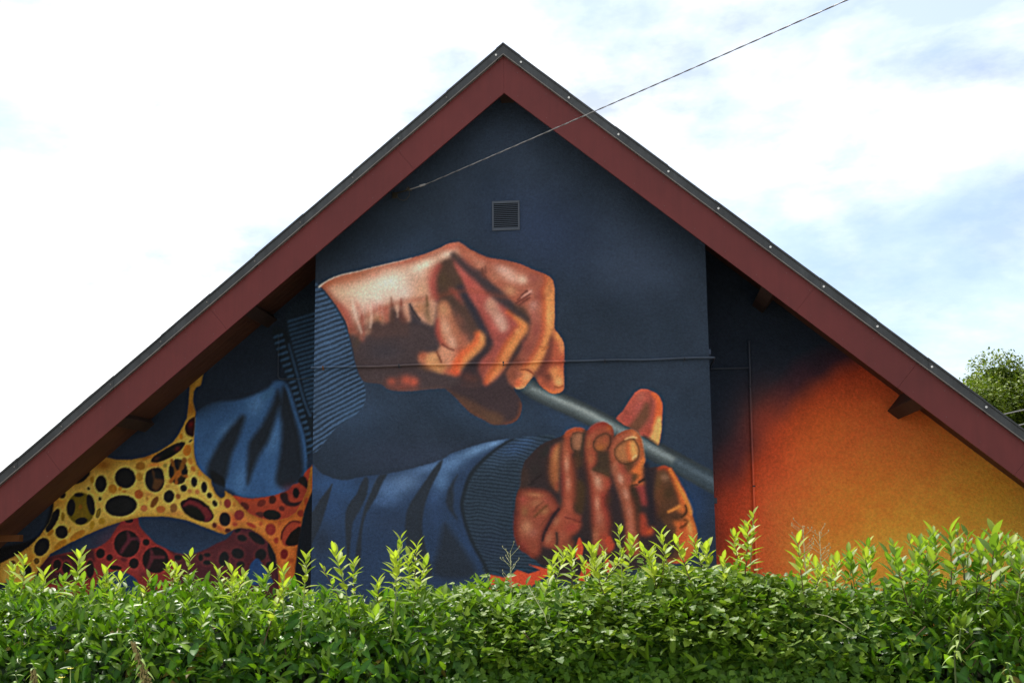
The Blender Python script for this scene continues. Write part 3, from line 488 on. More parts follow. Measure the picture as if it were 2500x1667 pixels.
RIM([1560, 1100, 1620, 960, 1700, 870, 1850, 805, 1960, 810, 2060, 880, 2100, 980, 2080, 1100, 2030, 1260, 1980, 1340, 1880, 1370, 1790, 1370, 1800, 1500, 1740, 1640, 1690, 1700, 1800, 1740, 2000, 1800, 2060, 1960, 2000, 2100, 1935, 2260, 1960, 2400, 2010, 2550, 2045, 2700, 2020, 2900, 2100, 3100, 2000, 3300, 1720, 3300, 1700, 2900, 1690, 2600, 1675, 2300, 1655, 2050, 1620, 1850, 1580, 1600, 1545, 1400], '6a2a22', 9, 0.75)
P([1725, 1160, 1800, 1060, 1950, 1000, 2035, 1050, 2035, 1200, 1980, 1295, 1850, 1355, 1770, 1335, 1715, 1250], '4b3828', 4, .9); P([1745, 1170, 1820, 1080, 1950, 1030, 2020, 1070, 2020, 1200, 1965, 1280, 1850, 1340, 1785, 1315, 1740, 1240], 'a35a3c', 4, .95); B(1850, 1270, 110, 60, -15, 'ad6a34', .8); B(1950, 1120, 60, 80, 0, 'a04a38', .6)
P([1790, 1375, 1980, 1335, 2030, 1500, 2070, 1700, 2040, 1800, 1950, 1770, 1850, 1720, 1700, 1690, 1790, 1560], '453528', 5, .9); B(2060, 1150, 30, 120, 10, '4e3028', .8); L([1700, 1690, 1850, 1730, 2000, 1800], [4, 8, 10], '5a4a32', 5, .6)
B(1800, 1900, 100, 130, 0, 'c28a72', .9); B(1830, 2030, 90, 100, 0, 'c28570', .7); B(1780, 2330, 70, 160, 0, 'c07e68', .8); B(1830, 2620, 100, 200, 0, 'b87460', .8); B(1760, 2950, 70, 160, 0, 'b87a58', .7); B(1980, 1960, 60, 100, 0, 'b04a3c', .7); L([1900, 2150, 1910, 2350, 1980, 2600, 2010, 2800], [10, 12, 14, 12], 'a03c34', 6, .7); B(1950, 3000, 100, 120, 0, 'b0402e', .7); L([1690, 2000, 1700, 2300, 1710, 2700], [6, 7, 6], '9c4038', 5, .5); L([1690, 1730, 1760, 1850], [8, 8], 'c89078', 5, .6)
# gap, then the front finger with the bright nail
P([2060, 1500, 2090, 1750, 2160, 1960, 2240, 2200, 2290, 2420, 2310, 2650, 2330, 3100, 2080, 3100, 2040, 2900, 2060, 2700, 2010, 2500, 1960, 2350, 1950, 2250, 2010, 2120, 2080, 1980, 2040, 1800], '32262a', 6, .9); B(2000, 2280, 60, 120, 15, '44301e', .8); B(2060, 2780, 60, 150, 0, '3c2a22', .6); B(2130, 1120, 30, 160, 12, '33251f', .7)
P([2040, 1520, 2020, 1380, 2060, 1210, 2130, 1085, 2200, 1015, 2330, 950, 2450, 930, 2530, 970, 2590, 1040, 2630, 1150, 2660, 1300, 2680, 1450, 2693, 1560, 2697, 1790, 2660, 1880, 2700, 1930, 2720, 2000, 2500, 1990, 2420, 2000, 2440, 2180, 2500, 2350, 2530, 2520, 2560, 2800, 2580, 3000, 2600, 3300, 2330, 3300, 2330, 2900, 2310, 2600, 2270, 2350, 2200, 2130, 2120, 1900, 2070, 1700], 'a2543c', 4, 1)
L([2060, 1450, 2090, 1250, 2170, 1100, 2300, 1010, 2430, 970], [10, 14, 14, 12, 10], 'b5664c', 5, .7); L([2430, 960, 2540, 1020, 2600, 1150, 2640, 1330, 2660, 1500], [8, 12, 12, 10, 12], 'd07a48', 5, .85); B(2470, 960, 70, 35, 10, 'cf6a40', .8); B(2500, 1010, 60, 50, 20, 'e09a60', .7)
RIM([2040, 1520, 2020, 1380, 2060, 1210, 2130, 1085, 2200, 1015, 2330, 950, 2450, 930, 2530, 970, 2590, 1040, 2630, 1150, 2660, 1300, 2680, 1450, 2693, 1560, 2697, 1790, 2660, 1880, 2700, 1930, 2720, 2000, 2500, 1990, 2420, 2000, 2440, 2180, 2500, 2350, 2530, 2520, 2560, 2800, 2580, 3000, 2600, 3300, 2330, 3300, 2330, 2900, 2310, 2600, 2270, 2350, 2200, 2130, 2120, 1900, 2070, 1700], '70301f', 9, 0.7)
P([2125, 1310, 2200, 1215, 2330, 1130, 2490, 1105, 2575, 1250, 2590, 1370, 2560, 1490, 2450, 1560, 2290, 1580, 2180, 1510, 2130, 1420], '4c3a28', 4, .9); P([2145, 1320, 2215, 1235, 2330, 1155, 2470, 1130, 2550, 1250, 2570, 1370, 2540, 1470, 2440, 1530, 2290, 1545, 2195, 1490, 2150, 1410], 'b06f48', 5, 1); L([2400, 1160, 2390, 1300, 2410, 1430, 2430, 1520], [8, 10, 10, 8], 'd85e34', 5, .8); P([2420, 1140, 2480, 1140, 2545, 1250, 2560, 1370, 2530, 1460, 2460, 1510, 2430, 1400, 2410, 1260], 'e8a35e', 5, .95); B(2260, 1380, 90, 110, 0, 'b27a4c', .6); L([2330, 1110, 2450, 1070, 2530, 1080], [3, 5, 3], 'ecba80', 3, .8); L([2300, 1170, 2420, 1120, 2510, 1110], [3, 4, 3], '6a4426', 3, .6)
B(2120, 1650, 60, 130, 15, 'c08468', .8); B(2230, 1850, 80, 130, -20, 'c99480', .85); B(2330, 2150, 80, 150, -18, 'c08672', .85); B(2400, 2500, 80, 200, -8, 'bd7c68', .8); B(2430, 2800, 80, 200, 0, 'b5705c', .8); B(2300, 1700, 90, 110, -20, 'a84a40', .8); B(2400, 1900, 60, 120, -10, 'a34a42', .6); L([2060, 1600, 2130, 1880, 2230, 2150, 2300, 2450], [4, 6, 6, 6], 'c78870', 4, .5); B(2230, 1600, 70, 50, 10, '9c443c', .7)
P([2350, 1560, 2450, 1550, 2510, 1580, 2450, 1680, 2400, 1760, 2300, 1640], '4c3624', 7, .85); P([2450, 1720, 2560, 1590, 2640, 1500, 2690, 1500, 2697, 1790, 2650, 1870, 2540, 1920, 2440, 1985, 2550, 1830, 2480, 1790], 'e2743a', 5, .95); B(2650, 1620, 35, 120, 0, 'ea9448', .8); P([2460, 1770, 2560, 1790, 2600, 1810, 2560, 1840, 2500, 1930, 2450, 1960], '4a3824', 5, .9)
L([2430, 1985, 2560, 1975, 2690, 1940], [5, 10, 12], 'e07a42', 4, .9); L([2600, 1930, 2680, 1880], [5, 6], '3a2a22', 3, .8)
P([2420, 2000, 2500, 2010, 2600, 2200, 2620, 2400, 2600, 2600, 2620, 2900, 2560, 2900, 2540, 2560, 2520, 2350, 2450, 2180], '3a2c20', 5, .9)
P([2520, 2000, 2620, 1985, 2720, 2000, 2740, 2150, 2780, 2340, 2700, 2390, 2620, 2330, 2600, 2180], '963c3a', 6, .95); B(2660, 2150, 60, 110, 0, 'a04440', .7); P([2600, 2560, 2680, 2530, 2740, 2650, 2760, 2780, 2860, 2790, 2880, 2860, 2820, 2950, 2650, 2960, 2600, 2850], 'a8402c', 6, .95); B(2790, 2880, 70, 50, -20, 'd05a2e', .9); B(2680, 2700, 50, 120, 0, '8e3c30', .6)
L([2720, 1620, 2740, 1800, 2790, 2100, 2830, 2400, 2850, 2650], [16, 20, 20, 20, 20], '272028', 6, .9)
# last finger, lit along its right edge
P([2870, 2200, 2900, 1900, 2930, 1720, 2980, 1650, 3070, 1632, 3180, 1680, 3265, 1780, 3325, 1920, 3405, 2070, 3495, 2250, 3555, 2420, 3605, 2590, 3675, 2760, 3694, 2900, 3680, 3130, 3600, 3330, 3480, 3440, 3300, 3470, 3100, 3440, 3240, 3300, 3300, 3100, 3200, 2900, 3050, 2700, 2950, 2500], '5a3a28', 4, 1)
B(3000, 2150, 90, 200, 0, '6c4028', .8); B(3150, 2150, 130, 150, 10, '44321f', .9); B(3080, 1840, 110, 90, 20, '96705a', .9); B(2960, 1950, 60, 150, 5, '5a4428', .7); B(2930, 2450, 50, 250, 0, '552f24', .7); B(3050, 2560, 120, 120, 0, '48301f', .8)
L([2960, 1680, 3070, 1650, 3180, 1700], [6, 9, 9], 'b5482e', 4, .9); L([3180, 1700, 3270, 1860, 3330, 2000, 3400, 2150, 3440, 2300], [9, 14, 17, 20, 20], 'd0602f', 5, .95); L([3300, 1950, 3420, 2160, 3510, 2340, 3560, 2500], [5, 9, 14, 14], 'e38a40', 5, .9)
P([3380, 2250, 3470, 2260, 3560, 2450, 3620, 2650, 3685, 2850, 3690, 3000, 3650, 3200, 3550, 3370, 3450, 3440, 3300, 3450, 3400, 3300, 3380, 3150, 3280, 2950, 3300, 2830, 3240, 2680, 3330, 2650, 3450, 2640, 3420, 2550, 3330, 2480, 3400, 2400], 'd06a34', 6, .95)
B(3560, 2780, 70, 190, -12, 'e5984e', .95); B(3420, 2800, 70, 110, 0, 'b5442a', .8); B(3400, 3000, 90, 130, 0, 'c04a2c', .8); B(3580, 3050, 60, 120, 10, 'd9783a', .8); L([3480, 2380, 3500, 2470, 3450, 2560, 3400, 2600], [4, 7, 8, 5], '5a3820', 3, .85); B(3360, 2440, 60, 40, -25, 'd88040', .8); L([3150, 2500, 3260, 2450, 3370, 2390], [3, 6, 9], 'd8803f', 3.5, .9); L([3460, 2650, 3520, 2680, 3460, 2760, 3380, 2800], [3, 6, 6, 4], '8a4a24', 3, .8); B(3300, 2620, 90, 60, 15, '3e2a1c', .8); B(3420, 2810, 30, 40, 0, '5c3a22', .7); B(3200, 3000, 110, 160, 0, '3a2a1c', .8); L([3130, 3440, 3300, 3455, 3480, 3430], [6, 8, 8], 'cf5a2c', 4, .8)
lowm = mask([1170, 1010, 1050, 1080, 800, 1170, 640, 1280, 480, 1450, 390, 1560, 340, 1800, 320, 2000, 250, 2150, 215, 2400, 200, 2700, 200, 2900, 240, 3060, 300, 3200, 440, 3300, 620, 3430, 780, 3560, 1300, 3800, 3100, 3500, 3300, 3470, 3480, 3440, 3600, 3320, 3680, 3130, 3694, 2900, 3600, 2550, 3500, 2250, 3400, 2070, 3270, 1780, 3180, 1680, 3070, 1630, 2930, 1640, 2700, 1650, 2690, 1500, 2630, 1150, 2590, 1060, 2450, 930, 2320, 950, 2200, 1010, 2110, 1060, 2060, 880, 1960, 805, 1850, 800, 1700, 870, 1640, 930, 1550, 950, 1460, 900, 1350, 910, 1230, 950], 2)
# flanks of the fingers bleed softly into the gaps
for f_, w_, c_ in (([1340, 1500, 1370, 1900, 1360, 2300], 12, '6e3a2a'), ([1560, 1500, 1620, 1850, 1670, 2300, 1695, 2800], 10, '6a3428'), ([1990, 2150, 1960, 2300, 2020, 2600, 2030, 2900], 12, '6e3026'), ([2060, 1600, 2140, 1900, 2250, 2200, 2310, 2600], 10, '7a4030'), ([2480, 2250, 2530, 2500, 2560, 2800], 12, '5e3426'), ([1150, 1150, 1080, 1300, 1100, 1700], 6, '7a4832'), ([870, 1500, 870, 1800, 930, 2000], 12, '5c3426'), ([400, 1750, 380, 2000], 20, '43322c')):
    L(f_, w_, c_, 8, .55)
soften(lowm, 4, .9)
for f_, w_, c_, a_ in (([1290, 1090, 1285, 1180, 1310, 1290, 1380, 1345], 4, '3c3026', .55), ([1525, 1010, 1520, 1150, 1480, 1325], 4, '3c3026', .5), ([1320, 1010, 1420, 978, 1525, 1010], 3, '4a3428', .6), ([1725, 1160, 1715, 1250, 1770, 1335, 1850, 1357], 4, '3c2c20', .5), ([1725, 1160, 1800, 1062, 1950, 1002, 2030, 1040], 4, '4a3022', .5), ([2040, 1060, 2040, 1200, 1990, 1290], 4, '4a2a20', .7), ([2125, 1310, 2200, 1215, 2330, 1130, 2490, 1105], 3.5, '4a3420', .45), ([2125, 1310, 2130, 1420, 2180, 1510, 2290, 1580, 2450, 1560, 2560, 1490, 2590, 1370, 2575, 1250, 2490, 1105], 3.5, '44301e', .45), ([2330, 1108, 2450, 1070, 2540, 1085], 4, 'f0c08a', .7), ([2470, 1480, 2530, 1420], 5, 'f4c890', .6),
    ([1700, 1690, 1850, 1735, 2000, 1800], 4, '4a3424', .7), ([2590, 1935, 2690, 1875], 5, '2c201a', .8), ([2450, 1990, 2560, 1980], 4, '2c201a', .6), ([1055, 2450, 960, 2560, 860, 2740, 780, 2900, 740, 3050], 6, '2c1e22', .7), ([760, 2300, 640, 2400, 560, 2500], 4, '6a3a2a', .5), ([820, 2380, 700, 2480, 600, 2590], 5, '6c4228', .6), ([880, 2560, 760, 2680, 700, 2790], 4, '7a4030', .5), ([1010, 2900, 1022, 3040, 1012, 3120], 5, '3c2a24', .7), ([1180, 2600, 1300, 2640, 1450, 2690], 4, '6a2c26', .6), ([3480, 2380, 3505, 2470, 3455, 2560, 3400, 2600], 5, '4c2e1a', .8), ([3150, 2500, 3260, 2450, 3370, 2390], 6, 'dc8642', .8), ([3460, 2650, 3520, 2680, 3460, 2760, 3380, 2800], 5, '6e3a1c', .8), ([3180, 1700, 3290, 1890, 3400, 2110, 3500, 2320, 3580, 2550], 7, 'e08a44', .6), ([540, 1930, 640, 1850, 720, 1790], 5, '241c1e', .7), ([480, 1980, 600, 1950], 4, '241c1e', .5)):
    L(f_, w_, c_, 2.4, a_)
for x_, y_, rx_, ry_, rt_, c_, a_ in ((1205, 1600, 45, 170, 0, 'c9927a', .55), (1230, 1960, 45, 150, 0, 'c08068', .5), (1800, 1930, 70, 110, 0, 'cda08a', .6), (1790, 2350, 50, 150, 0, 'c58c76', .5), (2230, 1880, 55, 110, -20, 'cf9e8a', .55), (2340, 2180, 55, 130, -18, 'c68e7a', .5), (450, 2780, 110, 140, 0, 'c28a6a', .5), (600, 2180, 160, 40, 5, 'b47a58', .5), (3560, 2800, 45, 150, -12, 'eaa75e', .5)):
    B(x_, y_, rx_, ry_, rt_, c_, a_)
lowhand = lowm[..., None]*.9
canvas[:] = canvas*(1-lowhand)+canvas*np.array([.95, .92, .86], np.float32)*lowhand
# red flame shapes at the bottom
FR(1150, 1250, 4.273)
fl = 'cf4a2c'
P([190, 760, 200, 650, 260, 660, 340, 680, 430, 640, 480, 600, 600, 640, 720, 600, 600, 540, 680, 560, 800, 590, 800, 660, 700, 720, 600, 800, 400, 800, 300, 900, 180, 900], fl, 2, 1, False); P([1090, 460, 1100, 340, 1130, 262, 1165, 330, 1170, 400, 1150, 470, 1120, 490], fl, 2, .95); P([1120, 700, 1200, 520, 1240, 560, 1250, 640, 1200, 720], fl, 2, .9); P([1380, 580, 1420, 480, 1470, 560, 1450, 640], 'b8432a', 2, .9); P([1400, 300, 1450, 250, 1500, 350, 1440, 420], 'b8432a', 4, .7)
FR(0, 0, 1)
# ---- left recessed wall -------------------------------------------------
bay_canvas = canvas.copy()                      # what the projecting bay carries
canvas[:] = _hex('1f2a3a')
canvas += ((vnoise(GX, GY, 120, 11)-.5)*.03)[..., None]*np.array([.8, 1, 1.4], np.float32)
FR(0, 0, 1)
B(500, 1400, 330, 120, 0, '2c4468', .9); B(300, 1300, 160, 100, 0, '22344f', .7)
# sleeve with folds
slv = mask([470, 1020, 520, 985, 590, 975, 650, 950, 672, 930, 700, 938, 722, 1000, 745, 1070, 755, 1120, 757, 1150, 735, 1180, 690, 1205, 640, 1215, 590, 1213, 560, 1195, 520, 1180, 490, 1150, 477, 1120, 470, 1080], 7)
clip(slv)
P([400, 850, 800, 850, 800, 1260, 400, 1260], '33598a', 2, 1, False)
FR(400, 850, 5.8725)
B(600, 700, 500, 250, -25, '1c2838', .9); B(1330, 800, 160, 220, 25, '4c7aae', .8); B(900, 1150, 260, 90, -40, '4a77aa', .7); B(1570, 1300, 130, 300, 10, '4e7cb0', .7); B(700, 1500, 160, 200, 0, '3c669a', .7); B(1100, 1900, 130, 250, 5, '4a78ac', .7); B(1650, 1900, 150, 250, 10, '3e689c', .7)
d2 = '20262e'
P([1120, 960, 1160, 1000, 1110, 1180, 1050, 1350, 980, 1500, 940, 1650, 900, 1850, 800, 1950, 620, 1850, 640, 1650, 760, 1420, 900, 1200, 1030, 1050], d2, 10, .95)
P([1640, 600, 1700, 780, 1640, 900, 1560, 1150, 1500, 1320, 1420, 1450, 1350, 1580, 1280, 1750, 1200, 1950, 1190, 1700, 1210, 1420, 1240, 1320, 1380, 1130, 1480, 950, 1560, 780, 1600, 660], d2, 10, .95)
P([1700, 560, 1780, 600, 1830, 800, 1900, 1050, 1960, 1300, 1990, 1560, 2000, 1800, 1900, 1950, 1700, 2000, 1600, 1900, 1640, 1650, 1680, 1400, 1690, 1100, 1660, 900], d2, 10, .95); L([1760, 540, 1830, 720, 1900, 950, 1990, 1200, 2040, 1450, 2060, 1650], [6, 9, 9, 9, 9, 6], '345c8c', 4, .85); L([1550, 560, 1530, 640, 1450, 680], [6, 16, 20], '3a648f', 5, .7); P([680, 1750, 850, 1850, 880, 1950, 850, 2100, 780, 2080, 700, 1950], '16181a', 4, .9)
clip(None)
# collar band with short ribs, and the cuff behind it
FR(400, 850, 5.8725)
cb = mask([1560, -300, 1800, -200, 1900, 200, 2000, 520, 2060, 800, 2120, 950, 2160, 1000, 2200, 1560, 2140, 1640, 2060, 1560, 2020, 1240, 1920, 900, 1820, 560, 1700, 250, 1600, 0], 3)
clip(cb); P([1400, -400, 2400, -400, 2400, 1700, 1400, 1700], '1c2630', 2, 1, False)
for k in range(22):
    v = -180+k*83; u = 1690+v*.28
    L([u-60, v+25, u+50, v-12], [5.5, 6.5], '36597f', 2.2, .8)
L([1800, -50, 1850, 150, 1920, 400, 1970, 600, 2040, 820, 2100, 960], 7, '34557c', 3, .7)
clip(None)
P([1790, -600, 2400, -600, 2400, 900, 2150, 960, 2040, 760, 1960, 480, 1880, 160, 1800, -100], '1f2c3a', 4, .9)
clip(mask([1810, -500, 2400, -500, 2400, 900, 2150, 930, 2060, 760, 1990, 500, 1910, 180, 1830, -100], 3))
for k in range(26):
    v = -520+k*66; L([1780, v+140, 2300, v-20], [5.5, 5.5], '35577c', 2.2, .8)
clip(None)
P([2060, 1560, 2200, 1400, 2200, 1750, 2110, 1900, 2060, 1800], '232f42', 4, .9)
# cell web: yellow band running from the lower left to the right
FR(200, 1000, 5.8725)
yel = 'cba648'
web = mask([1505, 119, 1530, -81, 1545, -281, 1550, -481, 1640, -560, 1775, -651, 1735, -481, 1705, -351, 1635, -321, 1605, -261, 1590, -131, 1615, -11, 1635, 49, 1625, 109, 1610, 360, 1605, 500, 1610, 640, 1640, 780, 1720, 890, 1850, 1000, 1870, 1090, 1920, 1200, 1990, 1265, 2045, 1240, 2050, 1160, 2155, 1227, 2275, 1367, 2395, 1487, 2525, 1547, 2675, 1582, 2815, 1582, 2955, 1547, 3075, 1467, 3165, 1307, 3225, 1167, 3255, 987, 3285, 817, 3310, 817, 3305, 1167, 3235, 1327, 3185, 1447, 3150, 1637, 3105, 1907, 3065, 2255, 3040, 2600, 2830, 2600, 2815, 2255, 2775, 2067, 2695, 1917, 2575, 1797, 2425, 1707, 2275, 1687, 2185, 1707, 2045, 1787, 1855, 1717, 1735, 1667, 1505, 1577, 1275, 1537, 1150, 1525, 860, 1530, 600, 1590, 300, 1690, 50, 1800, -200, 1920, -450, 2060, -600, 2250, -720, 2480, -1200, 2480, -1174, 2200, -940, 2080, -760, 1960, -600, 1800, -470, 1620, -410, 1450, -400, 1250, -350, 1140, -200, 1080, -60, 1060, 30, 1020, 110, 930, 120, 800, 140, 720, 230, 640, 330, 680, 500, 715, 700, 715, 900, 680, 1100, 600, 1300, 470, 1390, 349, 1450, 230], 1.8, False)
FR(0, 1150, 5.8725)
P([-400, 1200, 400, 1000, 640, 800, 770, 300, 780, 240, 900, 200, 1000, 60, 1290, -60, 1290, 60, 1150, 230, 1000, 300, 800, 500, 500, 1100, -400, 1500], '0d0e10', 6, .9)
# back layers first: maroon webs behind
mar, mar2 = '6e2628', '4a2228'
FR(400, 1117, 5.8725)
def holes(lst, col, s=1.6, a=1.0, ring=None):
    if ring:
        for h in lst: E(h[0], h[1], h[2]+22, h[3]+22, h[4], ring, 5, .55)
    for h in lst: E(h[0], h[1], h[2], h[3], h[4], col, s, a)
P([-300, 1230, 0, 1290, 200, 1370, 380, 1380, 560, 1330, 750, 1230, 920, 1150, 1050, 980, 1200, 930, 1500, 1120, 1640, 1400, 1680, 2000, -300, 2000], mar2, 3, 1)
B(900, 1300, 300, 120, -20, '5a2a2c', .7); B(1300, 1250, 200, 120, 30, '4e262a', .6); B(600, 1450, 300, 100, 0, '5e2a2c', .6)
holes([(1120, 1150, 70, 50, 10), (1060, 1370, 90, 75, 20), (860, 1450, 70, 110, 10), (1330, 1150, 140, 60, 35), (1390, 1390, 80, 90, 30), (530, 1430, 35, 50, 0), (620, 1390, 50, 30, 0), (620, 1500, 60, 35, 0), (200, 1430, 60, 40, 0), (1550, 1350, 60, 150, -10), (1100, 1530, 60, 50, 0), (1540, 1540, 80, 60, 0), (1060, 1040, 50, 30, -30)], '191a1c', 3, .95, '6a3030')
P([1290, 1470, 1340, 1440, 1400, 1500, 1480, 1640, 1560, 1800, 1200, 1800, 1230, 1560], '234070', 2.5, 1)
FR(0, 1150, 5.8725)
P([600, 1280, 900, 1180, 1200, 1130, 1400, 1090, 1560, 980, 1640, 860, 1720, 740, 1760, 640, 1960, 640, 2000, 780, 2100, 900, 2250, 1050, 2400, 1130, 2500, 1230, 2480, 1500, 2400, 1900, 400, 1900, 420, 1500], '7a2a28', 3, 1)
P([500, 1350, 700, 1230, 1000, 1180, 1330, 1120, 1360, 1300, 1320, 1480, 1200, 1568, 400, 1600], '3a1c22', 5, .95); B(1700, 1150, 350, 330, 0, '8e3230', .7); B(1750, 850, 130, 160, 0, '84302e', .6); B(2000, 1400, 260, 120, 0, '8a3434', .6)
holes([(1820, 1040, 185, 195, 0), (1440, 1175, 62, 72, 25), (1572, 1235, 46, 48, 0), (2095, 1015, 50, 48, 0), (1920, 1318, 70, 76, 15), (1650, 1380, 95, 34, 5), (2230, 1270, 190, 190, 0), (1850, 700, 60, 40, 0), (820, 1340, 60, 80, 10), (950, 1380, 60, 90, 0), (1290, 1400, 60, 130, 0)], '1a1416', 2, .97, 'a83a34')
L([1830, 870, 1850, 980, 1780, 1090, 1740, 1160], [6, 9, 10, 8], '5a2630', 4, .9); L([1850, 980, 1960, 960, 2000, 1000], [9, 7, 5], '552430', 4, .9); L([2160, 1120, 2180, 1230, 2110, 1400], [6, 10, 8], '55252c', 4, .9); L([2180, 1230, 2340, 1230], [9, 8], '55252c', 4, .9); E(1780, 1260, 45, 30, 0, '5a2226', 3, .9)
P([1380, 1640, 1480, 1500, 1640, 1430, 1760, 1440, 1900, 1500, 1980, 1600, 2000, 1800, 1400, 1800], '1d3358', 2.5, 1); P([2280, 600, 2349, 700, 2349, 1100, 2250, 1040, 2150, 930, 2050, 800, 1990, 690, 2100, 640], '21355a', 2.5, .0)
B(2050, 1480, 60, 60, 0, '5c2226', .8)
# right part behind: red-orange panel
FR(400, 1117, 5.8725)
P([980, 540, 1200, 580, 1400, 570, 1600, 530, 1680, 500, 1780, 470, 1850, 390, 1930, 360, 2000, 260, 2030, 200, 2110, 130, 2130, 130, 2130, 480, 2040, 720, 1900, 820, 1750, 880, 1550, 900, 1350, 870, 1200, 790, 1100, 680], '9a3c28', 2, 1)
B(1850, 480, 160, 120, 0, '7a2a28', .8); B(1400, 650, 250, 80, 0, 'a5452a', .7)
P([1920, 330, 2000, 260, 2060, 330, 2060, 440, 1990, 400], '1c1a1a', 2, .95); E(1895, 505, 48, 75, 0, '1c1616', 2); P([1670, 520, 1760, 500, 1800, 620, 1900, 640, 1980, 620, 1900, 690, 1780, 690, 1690, 620], '2a1a1c', 3, .95); E(1558, 600, 52, 62, 10, '44201a', 2); E(1400, 650, 68, 48, -30, '6c2a20', 2); E(1160, 690, 70, 48, 35, '5a251e', 2); E(1690, 725, 44, 36, 20, '5a2620', 2); E(1550, 820, 130, 76, 5, '1c1a18', 2); P([1310, 800, 1400, 770, 1430, 820, 1400, 860], '4c2622', 2, .9)
# the yellow-to-orange web itself
clip(web)
FR(0, 0, 1)
P([-120, 700, 800, 700, 800, 1700, -120, 1700], yel, 2, 1, False)
xx = np.clip((GX-520)/160, 0, 1)*np.clip((GY-1130)/120, 0, 1); m = (web*xx)[..., None]*.95; canvas[:] = canvas*(1-m)+_hex('c4672e')*m
FR(200, 1000, 5.8725)
B(1040, 790, 130, 60, -15, 'c0682a', .8); B(300, 790, 200, 110, 0, '8a5216', .9); B(1560, 0, 60, 120, 0, 'b06a1c', .7); B(950, 680, 160, 40, -20, 'b86a22', .7); B(950, 1210, 100, 50, 0, 'bd7a3c', .7); B(1350, 1480, 180, 60, 0, 'c0783c', .6); B(-300, 1250, 120, 200, 10, 'b0701e', .7); B(-500, 1900, 200, 130, -30, 'b5771e', .6); B(-700, 2150, 250, 200, -30, 'a8681c', .8); B(1640, 20, 40, 80, 0, 'b4701e', .5); B(1600, -450, 90, 160, 10, '8a5a14', .7)
FR(400, 1117, 5.8725)
B(1000, 880, 160, 130, 0, 'b04a2a', .85); B(800, 1000, 130, 70, 25, 'a8482c', .8); B(1150, 900, 120, 80, 30, 'c06a34', .6); B(2120, 350, 30, 160, 0, 'c0602a', .6); B(1450, 950, 250, 60, 15, 'cd7a34', .5); B(2060, 700, 60, 120, 15, 'ad4e26', .6); B(850, 700, 120, 70, 20, 'd0a446', .7); B(1780, 1350, 130, 230, 0, 'cf6a2a', .5); L([100, 830, 350, 890, 560, 980], [4, 6, 5], 'd6b052', 4, .6)
we = np.clip(web*(1-blur(web, 9))*2.0, 0, 1)*.55                 # rounded edges of the web: deeper colour at the rim
we = we[..., None]; canvas[:] = canvas*(1-we)+canvas*np.array([.62, .48, .35], np.float32)*we
hol = '17181a'
FR(200, 1000, 5.8725)
holes([(620, 975, 150, 150, 20), (560, 1375, 232, 152, -7), (272, 1060, 82, 122, 6), (1045, 1005, 140, 175, 0), (1380, 885, 137, 183, 0), (1248, 1240, 76, 92, 20), (1610, 1032, 46, 74, 0), (1752, 1110, 42, 80, 0), (1460, 1122, 48, 52, 20), (1828, 1226, 36, 42, 0), (1905, 1340, 34, 46, -15), (97, 1128, 22, 22, 0), (258, 1275, 22, 28, 0), (125, 1340, 56, 130, -10), (1558, 445, 28, 12, -35)], hol, 1.6, 1, 'e2c266')
P([995, 740, 1010, 690, 1100, 620, 1250, 530, 1400, 465, 1475, 465, 1465, 520, 1390, 600, 1250, 690, 1100, 750, 1030, 755], hol, 1.6); P([1110, 735, 1160, 640, 1250, 575, 1300, 590, 1290, 640, 1200, 700], '10140f', 2, .8); B(1370, 560, 60, 50, -30, '5c1f1c', .9); B(1070, 700, 60, 40, -30, '4e2a20', .9)
P([1620, 115, 1605, 360, 1560, 380, 1500, 350, 1475, 270, 1500, 190, 1560, 130], '2a1214', 1.8); B(1560, 210, 45, 60, 0, '5a1416', .9)
P([1860, 1040, 1960, 1110, 2050, 1180, 2040, 1240, 1990, 1265, 1920, 1200, 1870, 1090], hol, 1.6)
P([1640, 20, 1660, 100, 1620, 110], hol, 1); P([1600, -250, 1700, -340, 1640, -60, 1600, -100, 1585, -180], hol, 1.6, .0)
P([1500, 1280, 1560, 1250, 1700, 1290, 1820, 1390, 1885, 1500, 1870, 1568, 1800, 1605, 1650, 1580, 1480, 1480, 1415, 1370, 1430, 1310], '201416', 1.8); P([1440, 1390, 1560, 1360, 1680, 1420, 1760, 1530, 1760, 1600, 1830, 1590, 1870, 1500, 1780, 1390, 1690, 1340, 1560, 1290, 1500, 1310], '6a2428', 4, .9); P([1460, 1450, 1560, 1400, 1680, 1430, 1750, 1560, 1700, 1590, 1560, 1540], '14140f', 3, .95); P([1690, 1300, 1790, 1360, 1830, 1390, 1740, 1380], '1a1214', 2, .9)
FR(0, 1150, 5.8725)
holes([(892, 335, 48, 56, 0), (755, 705, 60, 190, 28), (885, 870, 90, 96, 20), (600, 1082, 100, 142, 32), (370, 1420, 90, 80, -35), (525, 1285, 38, 42, 0), (180, 1310, 40, 30, 0), (1410, 600, 26, 72, 18)], hol, 1.6, 1, 'dcb852')
E(525, 1285, 30, 34, 0, '6a4a14', 2); E(180, 1310, 34, 26, 0, '6a3c10', 2); E(1410, 600, 24, 66, 18, '8a7020', 2)
# the hole with a star of thin struts
E(1160, 535, 200, 232, 0, '6b5c14', 2); B(1160, 560, 120, 160, 0, '7a6018', .7); E(1018, 520, 62, 122, 6, hol, 2); E(1300, 480, 54, 150, -12, hol, 2); E(1165, 712, 90, 50, -12, hol, 2); E(1130, 335, 70, 32, -5, hol, 2); E(1155, 508, 26, 36, 10, '8a5a18', 2)
